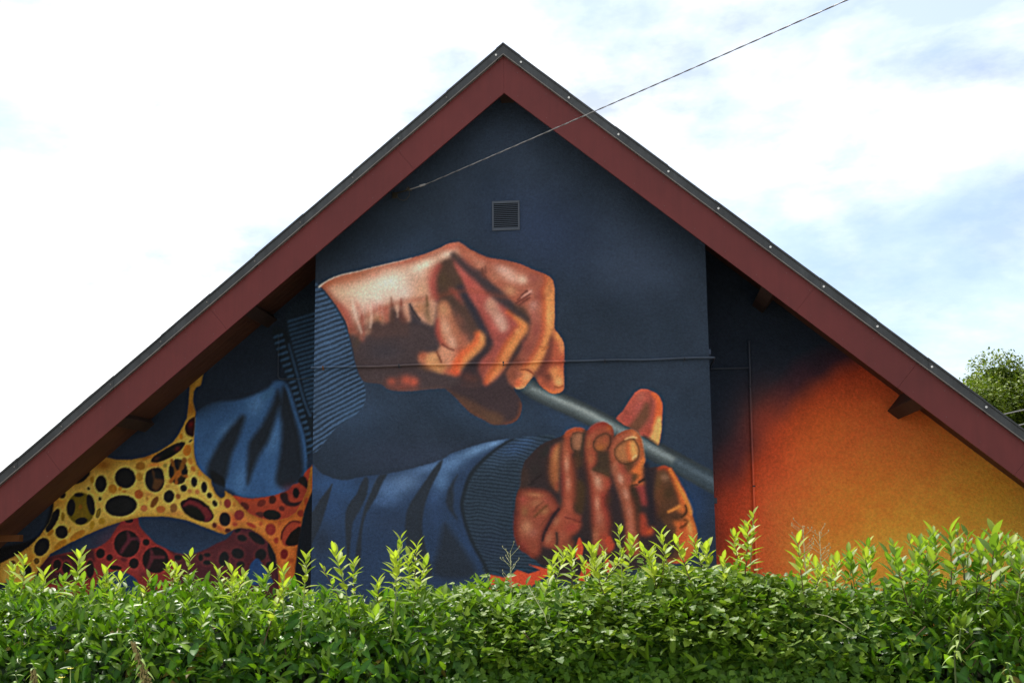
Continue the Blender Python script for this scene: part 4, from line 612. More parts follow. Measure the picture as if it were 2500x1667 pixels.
# brown filled cells
cells = [(1615, 250, 62, 66, 0, 'ab6f1e'), (1990, 330, 62, 66, -25, 'a05024'), (2065, 530, 50, 48, 0, 'b06438'), (2215, 440, 40, 92, 32, '6a3c18'), (2300, 545, 60, 52, 0, 'b06230'), (1320, 770, 36, 66, 12, 'a8801e'), (1460, 715, 50, 48, 0, 'a8801f'), (1110, 920, 50, 130, 55, 'a86e20'), (865, 1050, 45, 110, 52, 'a8701e'), (725, 880, 28, 60, 45, 'a06c1c'), (1000, 840, 18, 46, 15, 'a8741e'), (1780, 285, 30, 20, 0, 'b4762a'), (2110, 395, 18, 26, 0, 'a86c30'), (1720, 250, 26, 28, 0, 'a87020'), (900, 650, 26, 60, 0, '8a6a18'), (1320, 120, 30, 50, 0, 'a0701c')]
for c in cells: E(c[0], c[1], c[2], c[3], c[4], c[5], 2, .9)
FR(200, 1000, 5.8725)
cells = [(840, 805, 70, 58, -10, '94601e'), (825, 960, 50, 60, 0, 'ae7e2c'), (1510, 580, 58, 84, 12, 'b0661c'), (1422, 385, 26, 40, 0, 'b0701c'), (1556, 735, 34, 52, -12, 'b8782e'), (1595, 845, 34, 42, -25, 'b06a2c'), (1690, 915, 36, 38, 0, 'c08034'), (1195, 800, 28, 28, 0, '8a7a38'), (1380, 1240, 36, 38, 0, '8e5628'), (1545, 1165, 32, 30, 0, 'b4743c'), (1655, 1175, 34, 36, 0, 'b4703c'), (1315, 1405, 52, 66, 12, '80522a'), (1135, 1420, 62, 46, 0, 'b4682e'), (1230, 1095, 30, 24, 0, 'c09040'), (1990, 1335, 18, 36, 0, 'b07a3a'), (2090, 1340, 48, 62, 0, '84392a'), (2185, 1355, 24, 40, 0, 'b4702e'), (2250, 1510, 66, 72, 0, '7c2f2a'), (500, -380 + 0, 1, 1, 0, '000000')]
for c in cells[:-1]: E(c[0], c[1], c[2], c[3], c[4], c[5], 2, .9)
E(1380, 885, 125, 170, 0, '3a2a18', 3, .8); L([1290, 730, 1350, 900, 1400, 900, 1470, 720], [9, 10, 10, 12], '7a4c1c', 3, .95); L([1270, 1030, 1350, 930, 1400, 900, 1500, 950], [9, 9, 10, 8], 'a05c22', 3, .95); L([1390, 900, 1350, 1050], [12, 8], 'a05a22', 3, .95); E(1355, 780, 30, 76, -8, hol, 2); E(1470, 890, 50, 40, -35, hol, 2); E(1285, 890, 36, 80, 8, hol, 2); E(1420, 1010, 50, 45, 0, '2c2014', 3, .9)
E(970, 1010, 60, 140, -5, hol, 2); E(1110, 910, 60, 90, -20, hol, 2); P([1000, 850, 1040, 900, 1050, 980, 1170, 1000, 1150, 1080, 1080, 1160, 1010, 1120, 1030, 1000], '5a3a20', 4, .9)
FR(400, 1117, 5.8725)
holes([(875, 880, 82, 100, 0)], hol, 1.6, 1, 'd87a3c'); E(1085, 815, 68, 68, 0, '80302a', 2); E(910, 655, 48, 66, 0, '86382a', 2); E(725, 965, 34, 38, 0, '5c2a20', 2); E(920, 1045, 42, 36, 0, '4a2220', 2); E(1020, 955, 36, 26, 0, '96382a', 2.5, .8); E(1255, 965, 75, 30, 25, 'a03c28', 2.5); E(1390, 945, 26, 34, 0, 'a84a28', 2.5, .8); E(1530, 1025, 76, 86, 0, '8e3226', 2); E(1660, 940, 24, 28, 0, 'b0502a', 2.5, .8); E(1610, 1185, 34, 46, 0, '9c3a24', 2); E(1725, 1380, 56, 76, 5, '74221c', 2); E(1965, 795, 52, 52, 0, '843020', 2); E(1820, 1470, 50, 40, 0, 'a04420', 3, .8); E(2040, 620, 26, 60, 10, '8e3420', 3, .8)
P([1960, 920, 1850, 905, 1760, 960, 1690, 1060, 1675, 1150, 1720, 1250, 1800, 1265, 1920, 1240, 1960, 1100], '9a3c28', 2); P([1960, 985, 1880, 1020, 1800, 1100, 1745, 1220, 1800, 1262, 1920, 1240, 1970, 1100], '15120f', 2, .97); L([1960, 925, 1850, 908, 1770, 960, 1700, 1060, 1685, 1160], 4, '4e2018', 2, .8)
clip(None)
# dark strip beside the bay and blue at its foot
P([2130, 480, 2170, 480, 2170, 2000, 1880, 2000, 1920, 1250, 1975, 960, 2030, 720], '15191f', 2.5, .95)
left_canvas = canvas.copy()
# ---- right recessed wall: dark blue sprayed over into red, orange and amber
gx, gy = GX, GY
wob = (vnoise(gx, gy, 150, 21)-.5)*70+(vnoise(gx, gy, 50, 22)-.5)*22
d = (gx-1742)*.62+(gy-1110)*.85+wob*.7        # distance along the sweep
d2_ = np.hypot((gx-2560)/1.0, (gy-1620)/.95)   # rings round the glow at lower right
t = np.clip((1000-d2_+wob)/1000, -1, 1)
stops = [(-.4, '1d2634'), (.02, '1d2634'), (.09, '3a2430'), (.14, 'aa3e24'), (.21, 'dc5e30'), (.34, 'e67632'), (.50, 'ee8c32'), (.68, 'eea03c'), (.86, 'f2ac40'), (1, 'eaaa3c')]
xs = [s[0] for s in stops]; cs = np.array([_hex(s[1]) for s in stops])
right_canvas = np.stack([np.interp(t, xs, cs[:, k]) for k in range(3)], -1).astype(np.float32)
canvas[:] = right_canvas
FR(0, 0, 1)
B(1880, 1040, 90, 110, 0, 'cf4a2c', .6); B(1770, 1250, 70, 160, 0, 'c04426', .7); B(2080, 1230, 160, 120, -20, 'de7228', .5); B(2200, 1330, 260, 120, -15, 'ea9a34', .6); B(2430, 1230, 90, 120, 0, 'd29a30', .4); B(1800, 1400, 120, 80, 0, 'cc5228', .7); B(2000, 1050, 160, 100, -30, 'd46828', .5)
right_canvas = canvas.copy()
# ---- sprayed grain: rough edges and a mottled coat
def bil(c, x, y):
    x = np.clip(x, 0, c.shape[1]-1.001); y = np.clip(y, 0, c.shape[0]-1.001); i = x.astype(int); j = y.astype(int); fx = (x-i)[..., None]; fy = (y-j)[..., None]
    return (c[j, i]*(1-fx)+c[j, i+1]*fx)*(1-fy)+(c[j+1, i]*(1-fx)+c[j+1, i+1]*fx)*fy
rng = np.random.default_rng(4)
def soft(a, n):
    for _ in range(n): a = (a+np.roll(a, 1, 0)+np.roll(a, -1, 0)+np.roll(a, 1, 1)+np.roll(a, -1, 1))/5
    return a/a.std()
n_a, n_b, n_c, n_d = (soft(rng.standard_normal((CH, CW)), k) for k in (2, 2, 1, 6))
px = (GX-MX0)*MS-.5; py = (GY-MY0)*MS-.5
gr = np.clip(1+n_c*.035+n_d*.015+(vnoise(GX, GY, 40, 35)-.5)*.08, .6, 1.4)[..., None]
sheets = {}
def calm(c, nm_):                                          # the photograph's blues are greyer
    lum = c@np.array([.25, .6, .15], np.float32); k = (np.clip((c[..., 2]-c[..., 0])*6, 0, 1)*(.26 if nm_ == 'bay' else .12))[..., None]
    return c*(1-k)+lum[..., None]*k
for nm, c in (('bay', bay_canvas), ('left', left_canvas), ('right', right_canvas)):
    c = calm(c, nm); c = np.clip(c+.55*(c-blur(c, 5)), .01, 1).astype(np.float32)   # crisper spray edges
    sheets[nm] = np.clip(bil(c, px+n_a*.22, py+n_b*.22)*gr, 0, 1)
# ================================================================ the setting
m_ground = mat('light_bounce_gravel', (.30, .27, .22), .95, .2, var=.25, vscale=.8, bump=.6, bscale=20, bdist=.05)  # unseen ground, made pale to bounce light onto the walls
g = mobj('ground', [(-600, -600, 0), (600, -600, 0), (600, 900, 0), (-600, 900, 0)], [(0, 1, 2, 3)], m_ground); tag(g, kind='structure')

m_road = mat('light_bounce_concrete', (.34, .33, .31), .9, .3, var=.25, vscale=3, bump=.4, bscale=120, bdist=.01)  # road out of view, given a pale surface as a reflector for the gable
r = mobj('road', [(-120, -21, .004), (120, -21, .004), (120, -9.6, .004), (-120, -9.6, .004)], [(0, 1, 2, 3)], m_road); tag(r, kind='structure')
# ================================================================ the house with the painted gable
XA, SLOPE = -1.325, .8337                         # ridge line and roof pitch
TOP, FLB, FAB, SOF = 6.957, 6.826, 6.405, 6.715   # heights at the ridge: roof edge, flashing foot, fascia foot, soffit
CS = 1/math.hypot(1, SLOPE)
DW = .91                                          # the flanking walls stand back from the bay
BX0, BX1 = -3.508, .812
HW = 6.3; EAVE = 6.75                            # half widths of wall and roof
def zl(za, x): return za-SLOPE*abs(x-XA)
house = empty('gable_house', (XA, .5, 0)); tag(house, 'house gable with dark red bargeboards and a mural of two painted hands', 'house')
HP = Vector(house.location)
def hb(mb): mb.v = [v-HP for v in mb.v]; return mb
def h_arr(V): return np.asarray(V, np.float32)-np.array(HP, np.float32)
m_stucco = mat('painted_render', (.1, .1, .1), .88, .25, attr='col', var=.20, vscale=40, bump=1.0, bscale=30, bdist=.026)
m_navy = mat('navy_render', (.045, .062, .10), .88, .25, var=.12, vscale=26, bump=1.0, bscale=30, bdist=.026)
GAIN = 1.42
def albedo(sheet, X, Y, Z):
    u, v = to_px(np.stack([X, Y, Z], 1))
    c = bil(sheet, (u-MX0)*MS-.5, (v-MY0)*MS-.5)
    lin = np.where(c <= .04045, c/12.92, ((c+.055)/1.055)**2.4)
    return np.clip(lin*GAIN, 0, .92)
def wall_grid(name, sheet, x0, x1, y, zb, nx, nz):
    x = np.linspace(x0, x1, nx); t = np.linspace(0, 1, nz)
    if x0 < XA < x1: x[np.argmin(abs(x-XA))] = XA
    zt = SOF+.02-SLOPE*abs(x-XA)
    X = np.tile(x, nz); Z = (zb+t[:, None]*np.maximum(zt-zb, .02)[None, :]).ravel(); Y = np.full_like(X, y)
    i = np.arange(nx-1)[None, :]+np.arange(nz-1)[:, None]*nx
    F = np.stack([i, i+1, i+1+nx, i+nx], -1).reshape(-1, 4)
    return np_mesh(name, h_arr(np.stack([X, Y, Z], 1)), F, m_stucco, house, albedo(sheets[sheet], X, Y, Z))
o = wall_grid('bay_wall', 'bay', BX0, BX1, 0, .95, 480, 600); tag(o, 'projecting middle wall painted with two hands holding a grey stick')
o = wall_grid('side_wall', 'left', XA-HW, BX0+.25, DW, .95, 400, 300); tag(o, 'set-back left wall painted with a yellow and red cell web and a blue sleeve')
o = wall_grid('side_wall', 'right', BX1-.25, XA+HW, DW, .95, 400, 260); tag(o, 'set-back right wall fading from dark blue to red, orange and amber')
b = MB(); b.box(BX0, BX1, .002, .08, 0, .95); hb(b).build('bay_plinth', m_navy, house)
b = MB(); b.box(XA-HW, BX0, DW, DW+.1, 0, .95); hb(b).build('wall_base', m_navy, house)
m_amber = mat('amber_render', (.5, .2, .03), .88, .25, var=.15, vscale=3, bump=1.0, bscale=30, bdist=.026)
b = MB(); b.box(BX1, XA+HW, DW, DW+.1, 0, .95); hb(b).build('wall_base', m_amber, house)
for sgn, xe in ((-1, BX0), (1, BX1)):             # returns of the bay
    b = MB(); xi = xe-sgn*.06; zt = min(zl(SOF, xe), zl(SOF, xi))
    b.box(min(xe, xi)+(.001 if sgn > 0 else 0), max(xe, xi)-(0 if sgn > 0 else -.0), .003, DW+.05, 0, zt); hb(b).build('bay_return', m_navy, house)
b = MB(); b.box(XA-HW, XA-HW+.25, DW+.1, 13, 0, zl(SOF, XA-HW)-.02); b.box(XA+HW-.25, XA+HW, DW+.1, 13, 0, zl(SOF, XA+HW)-.02); b.box(XA-HW, XA+HW, 13, 13.2, 0, 1.5); hb(b).build('outer_walls', mat('cream_render', (.5, .46, .4), .9, .2, var=.1, bump=.5), house)
# roof slabs, fascia boards, flashing
m_slate = mat('dark_roof_sheet', (.05, .052, .055), .55, .4, var=.3, vscale=5)
m_soff = mat('brown_soffit_board', (.085, .032, .016), .7, .3, var=.25, vscale=4)
for sgn in (-1, 1):
    xe = XA+sgn*EAVE
    b = MB(); b.prism([(XA, TOP-.03), (xe, TOP-.03-SLOPE*EAVE), (xe, SOF+.03-SLOPE*EAVE), (XA, SOF+.03)], -.372, 13.8); hb(b).build('roof', m_slate, house)
    # soffit: boards running along the slope, one above another in depth
    for k in range(9):
        y0 = -.37+k*.145
        b = MB(); b.prism([(XA, SOF+.028), (xe, SOF+.028-SLOPE*EAVE), (xe, SOF-SLOPE*EAVE), (XA, SOF)], y0+.003, y0+.142); hb(b).build('soffit_board', m_soff, house)
m_red = mat('oxblood_fascia_paint', (.112, .017, .016), .5, .28, var=.15, vscale=1.7, streak=.12, bump=.03, bscale=300, bdist=.002)
m_screw = mat('dull_screw', (.12, .05, .05), .5, .5)
joints = {1: [at(1940, 702, -.4).x-XA, at(2190, 918, -.4).x-XA, at(2474, 1130, -.4).x-XA, EAVE], -1: [XA-at(1012, 375, -.4).x, XA-at(556, 760, -.4).x, XA-at(150, 1130, -.4).x, EAVE]}
for sgn in (-1, 1):
    a = .0
    for j, e in enumerate(joints[sgn]):
        d0 = a+.0006; d1 = e-.0006
        poly = [(XA+sgn*d, z-SLOPE*d) for d, z in ((d0, FLB+.06), (d1, FLB+.06), (d1, FAB), (d0, FAB))]
        # ends cut square to the slope except at the ridge
        def cut(d): h = FLB+.06-FAB; k = h*CS*CS*SLOPE; return k
        k = cut(0)
        q = [(d0+(k if a else 0), FLB+.06-SLOPE*(d0+(k if a else 0))), (d1+k if j < 3 else d1, FLB+.06-SLOPE*(d1+k if j < 3 else d1)), (d1, FAB-SLOPE*d1), (d0, FAB-SLOPE*d0)]
        b = MB(); b.prism([(XA+sgn*x, z) for x, z in q], -.40-.0006*(j % 2), -.376)
        fb = hb(b).build('fascia_board', m_red, house, bevel=.0005)
        d = d0+.15
        sc = MB()
        while d < d1-.05:
            for off in (.07, .30):
                x = XA+sgn*(d+off*SLOPE*CS*CS*.0); z = FAB+off*1.15-SLOPE*d
                sc.tube([(x, -.4035, z), (x, -.399, z)], .0045, 6)
            d += .31
        tag(hb(sc).build('screws', m_screw, fb), kind='stuff')
        a = e
m_lead = mat('weathered_grey_flashing', (.034, .037, .039), .42, .5, metal=.35, var=.4, vscale=3.5, streak=.35, bump=.08, bscale=40, bdist=.004)
m_edge = mat('pale_flashing_edge', (.13, .12, .11), .5, .5, metal=.3, var=.3, vscale=5)
m_washer = mat('white_washer', (.62, .62, .60), .4, .5)
marks = {1: [(1272, 155), (1389, 245), (1510, 332), (1632, 422), (1754, 512), (1881, 606), (2011, 700), (2142, 795), (2275, 895), (2408, 998)],
         -1: [(1211, 143), (1090, 240), (973, 338), (861, 438), (733, 540), (622, 636), (505, 737), (392, 833), (270, 935), (150, 1038), (35, 1135)]}
for sgn in (-1, 1):
    ds = [0]+[abs(at(u, v, -.445).x-XA) for u, v in marks[sgn]]+[EAVE+.05]
    if ds[-2] < EAVE-.9: ds.insert(-1, (ds[-2]+EAVE)/2)
    ds.sort()
    for j in range(len(ds)-1):
        d0, d1 = ds[j], ds[j+1]; lift = .004*(j % 2)+(.008 if j == 0 else 0)
        ov = .0 if j == 0 else -.03
        def quad(za, zb_, y0, y1):
            q = [(d0+ov, za), (d1, za), (d1, zb_), (d0+ov, zb_)]
            if j == 0: q = [(0, za), (d1, za), (d1, zb_), (0, zb_)]
            b = MB(); b.prism([(XA+sgn*d, z-SLOPE*d) for d, z in q], y0, y1); return hb(b)
        fl = quad(TOP-.018+lift, FLB+.012, -.436-lift, -.36).build('verge_flashing', m_lead, house)
        quad(TOP+lift, TOP-.022+lift, -.449-lift, -.25).build('top_bead', m_lead, fl)
        quad(FLB+.013, FLB, -.446-lift, -.40).build('drip_edge', m_edge, fl)
        if 0 < j and d1 < EAVE+1 and sgn == 1 or j == 1:
            x = XA+sgn*d0; z = (TOP+FLB)/2-SLOPE*d0
            w = MB(); w.tube([(x, -.452, z), (x, -.43, z)], .0115, 10); hb(w).build('washer', m_washer, fl)
        elif j > 0:
            x = XA+sgn*d0; z = (TOP+FLB)/2-SLOPE*d0
            w = MB(); w.tube([(x, -.447, z), (x, -.43, z)], .009, 8); hb(w).build('rivet', m_edge, fl)
# purlins, square to the roof slope
m_purl = mat('shade_dark_purlin_timber', (.035, .018, .012), .75, .3, var=.35, vscale=6, bump=.3, bscale=40)  # timber colour darkened for the shade of the recess
for sgn in (-1, 1):
    for (dx, zb) in (((4.357, 2.983), (2.886, 4.20)) if sgn < 0 else ((4.145, 2.963), (2.70, 4.21))):
        u = np.array([CS, -SLOPE*CS]); w = np.array([SLOPE*CS, CS]); p = np.array([dx, zb])
        q = [p, p+u*.15, p+u*.15+w*.30, p+w*.30]
        b = MB(); b.prism([(XA+sgn*a_[0], a_[1]) for a_ in q], -.374, DW+.3); hb(b).build('purlin', m_purl, house, bevel=.004)
b = MB(); b.box(XA-.07, XA+.07, -.374, .2, SOF-.28, SOF+.02); hb(b).build('ridge_beam', m_purl, house)
m_eave = mat('orange_brown_timber', (.14, .05, .012), .6, .3, var=.25, vscale=8)
pe = at(56, 1305, .45); pf = at(56, 1321, .45)
b = MB(); b.box(XA-EAVE-.1, pe.x, .36, .46, pf.z, pe.z); hb(b).build('eave_beam', m_eave, house, bevel=.003)
b = MB(); b.box(XA-EAVE+.15, XA-EAVE+.35, -.36, .55, pe.z+.0, pe.z+.09); hb(b).build('eave_board', m_eave, house)
# louvred vent in the bay
m_vent = mat('vent_paint', (.05, .062, .082), .6, .35, var=.1)
m_vent_shade = mat('vent_shade_black', (.004, .005, .006), .9, .1)
vx0, vx1, vz0, vz1 = -1.513, -1.205, 4.962, 5.298
vent = MB(); t_ = .028
vent.box(vx0, vx1, -.016, .0, vz1-t_, vz1); vent.box(vx0, vx1, -.016, 0, vz0, vz0+t_); vent.box(vx0, vx0+t_-.008, -.016, 0, vz0+t_, vz1-t_); vent.box(vx1-t_+.008, vx1, -.016, 0, vz0+t_, vz1-t_)
vo = hb(vent).build('louvre_vent', m_vent, house, bevel=.002)
b = MB(); b.box(vx0+.02, vx1-.02, -.0035, -.0015, vz0+t_, vz1-t_); hb(b).build('vent_shade_panel', m_vent_shade, vo)  # black panel on the wall, painted as the shade behind the slats
ns = 13; hh = (vz1-vz0-2*t_)/ns
for k in range(ns):
    z = vz0+t_+k*hh
    b = MB(); b.add([(vx0+.021, -.0135, z+.002), (vx1-.021, -.0135, z+.002), (vx1-.021, -.005, z+hh*.62), (vx0+.021, -.005, z+hh*.62), (vx0+.021, -.0115, z+.001), (vx1-.021, -.0115, z+.001), (vx1-.021, -.0036, z+hh*.58), (vx0+.021, -.0036, z+hh*.58)],
        [(0, 1, 2, 3), (7, 6, 5, 4), (0, 4, 5, 1), (3, 2, 6, 7), (0, 3, 7, 4), (1, 5, 6, 2)]); hb(b).build('slat', m_vent, vo)
# conduit painted over with the mural: bay run, corner returns, side runs, upright
m_pipe = mat('painted_conduit', (.1, .1, .1), .5, .4, attr='col')
def pipe(pts, r, sheet, name='conduit', k=8):
    P_ = []
    for a, c in zip(pts[:-1], pts[1:]):
        a, c = Vector(a), Vector(c); n = max(1, int((c-a).length/.02)); P_ += [a.lerp(c, i/n) for i in range(n)]
    P_.append(Vector(pts[-1]))
    b = MB(); b.tube(P_, r, k); V = np.array([tuple(v) for v in b.v])
    o = mobj(name, h_arr(V), b.f, m_pipe, house, True, albedo(sheets[sheet], V[:, 0], V[:, 1], V[:, 2])); return o
zp = 3.484; yb = -.022
def sag(x0, x1, n=40): return [(x0+(x1-x0)*i/n, yb, zp+.006*math.sin(i*.7)*math.sin(i*.23)) for i in range(n+1)]
c1 = pipe([(BX0-.03, .02, zp)]+sag(BX0-.02, BX1+.045)+[(BX1+.055, .02, zp)], .0135, 'bay')
pipe([(BX0-.03, .02, zp), (BX0-.03, .84, zp), (BX0-.05, .885, zp), (-4.13, .885, zp), (-4.165, .885, zp+.012), (-4.178, .885, zp+.045), (-4.18, .885, 4.02)], .011, 'left')
pipe([(BX1+.055, .02, zp), (BX1+.055, .84, zp), (BX1+.075, .885, zp), (1.31, .885, zp)], .011, 'right')
pipe([(1.325, .882, 3.80), (1.312, .882, 2.9), (1.305, .882, 2.0), (1.30, .882, .1)], .015, 'right')
m_clip = mat('dark_clip', (.02, .025, .035), .6, .3)
m_rust = mat('rusty_clip', (.12, .05, .02), .8, .3)
for i, (x, mm_) in enumerate(((-3.40, m_rust), (-2.55, m_clip), (-1.4, m_clip), (-.3, m_clip), (.55, m_clip))):
    b = MB(); b.tube([(x-.008, yb, zp), (x+.008, yb, zp)], .0165, 8); b.box(x-.008, x+.008, -.02, .0, zp-.03, zp-.012); hb(b).build('pipe_clip', mm_, house)
for z in (3.27, 2.15):
    b = MB(); b.tube([(1.31, .882, z-.008), (1.31, .882, z+.008)], .0185, 8); hb(b).build('pipe_clip', m_clip, house)
p = at(1744, 1222, .02)
b = MB(); b.box(BX1-.02, BX1+.03, .004, .05, p.z-.03, p.z+.03); hb(b).build('corner_bracket', m_clip, house, bevel=.004)
b = MB(); b.box(BX0+.004, BX0+.012, -.0015, .0, 1, 1.01); 
p = at(1737, 866, .02); b = MB(); b.box(BX1-.01, BX1+.022, .002, .05, p.z, p.z+.06); hb(b).build('corner_bracket', m_navy, house, bevel=.004)
# ================================================================ overhead cables
m_cable = mat('grey_twisted_cable', (.20, .20, .20), .45, .5, var=.3, vscale=30)
m_dkcable = mat('black_cable', (.09, .09, .09), .5, .5)
m_brass = mat('brass_clamp', (.05, .042, .028), .5, .4, metal=.5, var=.3, vscale=30)
A0 = at(1040, 450, -.30); A1 = at(2073, -2, -5.5)
dv = A1-A0
def cab(t): q = A0+dv*t; q.z -= .35*t*(1-t/4.0)*.35; q.z += .35*t*.26; return q
cable = empty('overhead_cable', tuple(A0)); tag(cable, 'twisted service cable running from the gable up across the sky', 'cable')
for ph, mm_ in ((0, m_cable), (math.pi, m_dkcable)):
    pts = []; n = 900
    side = dv.cross(Vector((0, 0, 1))).normalized(); up = side.cross(dv).normalized()
    for i in range(n+1):
        t = i/n*2.2; q = cab(t); a = ph+t*dv.length/.30*2*math.pi
        pts.append(q+(side*math.cos(a)+up*math.sin(a))*.0022-A0)
    b = MB(); b.tube(pts, .0038, 5); b.build('cable_strand', mm_, cable, True)
w0 = at(962, 474, -.06); w1 = at(1000, 463, -.18)
b = MB(); b.tube([w0-A0, w1-A0], .008, 6); b.build('anchor_rod', m_brass, cable)
b = MB(); b.tube([w1-A0, Vector((0, 0, 0))], .006, 6); b.tube([(-.07, .02, -.012), (-.005, 0, 0)], [.014, .011], 8); b.build('cable_clamp', m_cable, cable)
b = MB(); b.tube([w1-A0+Vector((-.02, 0, .03)), w1-A0+Vector((.02, 0, -.015))], .009, 6); b.tube([w1-A0+Vector((-.035, 0, .012)), w1-A0+Vector((-.005, 0, -.01))], .012, 6); b.build('clamp_bolt', m_brass, cable)
lp = [(1000, 465), (999, 478), (992, 487), (984, 490), (975, 487), (968, 480), (961, 473), (957, 468)]
b = MB(); b.tube([at(u, v, -.10+.06*i/7)-A0 for i, (u, v) in enumerate(lp)], .0045, 5); b.build('drip_loop', m_brass, cable, True)
b = MB(); b.box(-.03, .03, -.010, .002, -.035, .035); o = b.build('anchor_plate', m_brass, cable, bevel=.003); o.location = Vector((w0.x, -.004, w0.z))-A0
for i, (p, q, lb) in enumerate((((2300, 1040), (2640, 965), 'thin wire slanting across the tree behind the roof'), ((2440, 1047), (2660, 990), 'lower of two thin wires beyond the right roof edge'))):
    a, c = at(*p, 16), at(*q, 16); ce = empty('far_wire', tuple(a)); b = MB()
    b.tube([(a.lerp(c, t/12)-a)+Vector((0, 0, -.15*(t/12)*(1-t/12))) for t in range(13)], .014, 5); b.build('wire', m_cable, ce, True); tag(ce, lb, 'cable', 'far wires by the tree')

# ================================================================ foliage helpers
def leaf_mesh(n=5, w=.42, fold=.25, curl=.18, shape='ell'):     # unit leaf along +Y, face towards +Z
    V, F = [], []
    for i in range(n+1):
        t = i/n
        ww = w*.5*(math.sin(math.pi*min(1, t**.85))**.75) if shape == 'ell' else w*.5*max(0, (1-t)**.7*(t*5 if t < .2 else 1))
        z = -curl*t*t
        V += [(-ww, t, z+fold*ww), (0, t, z), (ww, t, z+fold*ww)]
    for i in range(n):
        a = i*3
        F += [(a, a+1, a+4, a+3), (a+1, a+2, a+5, a+4)]
    return np.array(V), np.array(F)
def ribbed(c, rows, k=1.45): return np.repeat(c, rows*3, 0)*np.tile([1, k, 1], len(c)*rows)[:, None]
def scatter(LV, LF, pos, rot, size, cols):           # rot: (n,3,3) leaf axes as columns; returns merged arrays
    n, k = len(pos), len(LV)
    V = np.einsum('nij,kj->nki', rot, LV)*size[:, None, None]+pos[:, None, :]
    F = (LF[None]+(np.arange(n)*k)[:, None, None]).reshape(-1, LF.shape[1])
    shade = ribbed(cols, k//3) if k % 3 == 0 and k > 12 else np.repeat(cols, k, 0)
    return V.reshape(-1, 3), F, shade
def frames(d, up):                                   # leaf axis d, upper face roughly towards up
    d = d/np.linalg.norm(d, axis=1, keepdims=True)
    x = np.cross(d, up); x /= np.linalg.norm(x, axis=1, keepdims=True)+1e-9
    z = np.cross(x, d)
    return np.stack([x, d, z], -1)
R_ = np.random.default_rng(11)
def gcol(n, a, b, jit=.12):
    t = R_.random((n, 1)); c = np.array(a)*(1-t)+np.array(b)*t
    return np.clip(c*(1+jit*R_.standard_normal((n, 1))), .004, .9)
m_leaf = mat('laurel_leaf', (.05, .12, .02), .40, .24, attr='col', trans=.28)
m_young = mat('young_leaf', (.3, .4, .06), .5, .3, attr='col', trans=.42)
m_wood = mat('brown_twig', (.10, .06, .035), .8, .2, var=.3, vscale=20)
m_stem = mat('green_stem', (.22, .26, .08), .6, .3, var=.2)
m_dark = mat('hedge_shade_dark', (.018, .022, .010), .95, .1)

# ---- laurel hedge
HX0, HX1, HY0, HY1 = -4.7, 3.3, -7.75, -6.35
hedge = empty('laurel_hedge', ((HX0+HX1)/2, (HY0+HY1)/2, 0)); tag(hedge, 'clipped laurel hedge with glossy leaves and pale upright shoots', 'hedge')
HO = np.array(hedge.location)
def top_z(x, y):
    s = 1.295+.02*np.sin(x*2.1+1)+.018*np.sin(x*5.3)+.02*np.sin(y*7+x*3)
    e = np.clip((y-HY0)/.5, 0, 1); e2 = np.clip((HY1-y)/.3, 0, 1)
    return s-.24*(1-e)**2-.10*(1-e2)**2
def face_y(x, z):
    x_, z_ = np.asarray(x, float)+20, np.asarray(z, float)
    return HY0-.02+.13*vnoise(x_, z_, .20, 51)+.07*vnoise(x_, z_, .07, 52)
b = MB(); nx = 60
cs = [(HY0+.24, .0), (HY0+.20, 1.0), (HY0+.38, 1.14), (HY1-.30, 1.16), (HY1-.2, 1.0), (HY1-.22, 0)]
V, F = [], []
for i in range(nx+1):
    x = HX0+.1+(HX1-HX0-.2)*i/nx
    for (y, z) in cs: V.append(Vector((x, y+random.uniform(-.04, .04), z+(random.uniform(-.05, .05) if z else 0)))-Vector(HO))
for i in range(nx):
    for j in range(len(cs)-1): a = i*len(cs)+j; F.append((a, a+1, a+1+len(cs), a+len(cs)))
mobj('hedge_shade_core', V, F, m_dark, hedge)  # solid dark core, its colour stands for the shade inside the hedge
b = MB()
for i in range(46):
    x = HX0+.2+(HX1-HX0-.4)*i/45+random.uniform(-.05, .05); y = random.uniform(HY0+.3, HY1-.3); q = Vector((x, y, 0))
    pts = [q]
    for s in range(5): q = q+Vector((random.uniform(-.09, .09), random.uniform(-.09, .09), .24)); pts.append(q)
    b.tube([p_-Vector(HO) for p_ in pts], [.022, .019, .016, .012, .009, .005], 6)
b.build('stems', m_wood, hedge, True)
b = MB()
for i in range(170):
    x = R_.uniform(HX0, HX1); z = R_.uniform(.7, 1.2); y = float(face_y(x, z))+.05; q0 = Vector((x, y+.12, z-.08)); q1 = Vector((x+R_.normal(0, .06), y-.01, z+R_.uniform(-.02, .08)))
    b.tube([q0-Vector(HO), (q0+q1)/2-Vector(HO)+Vector((R_.normal(0, .01), 0, .01)), q1-Vector(HO)], [.004, .003, .0018], 4)
tag(b.build('twigs', m_wood, hedge, True), kind='stuff')
LV, LF = leaf_mesh(5, .36, .35, .22)
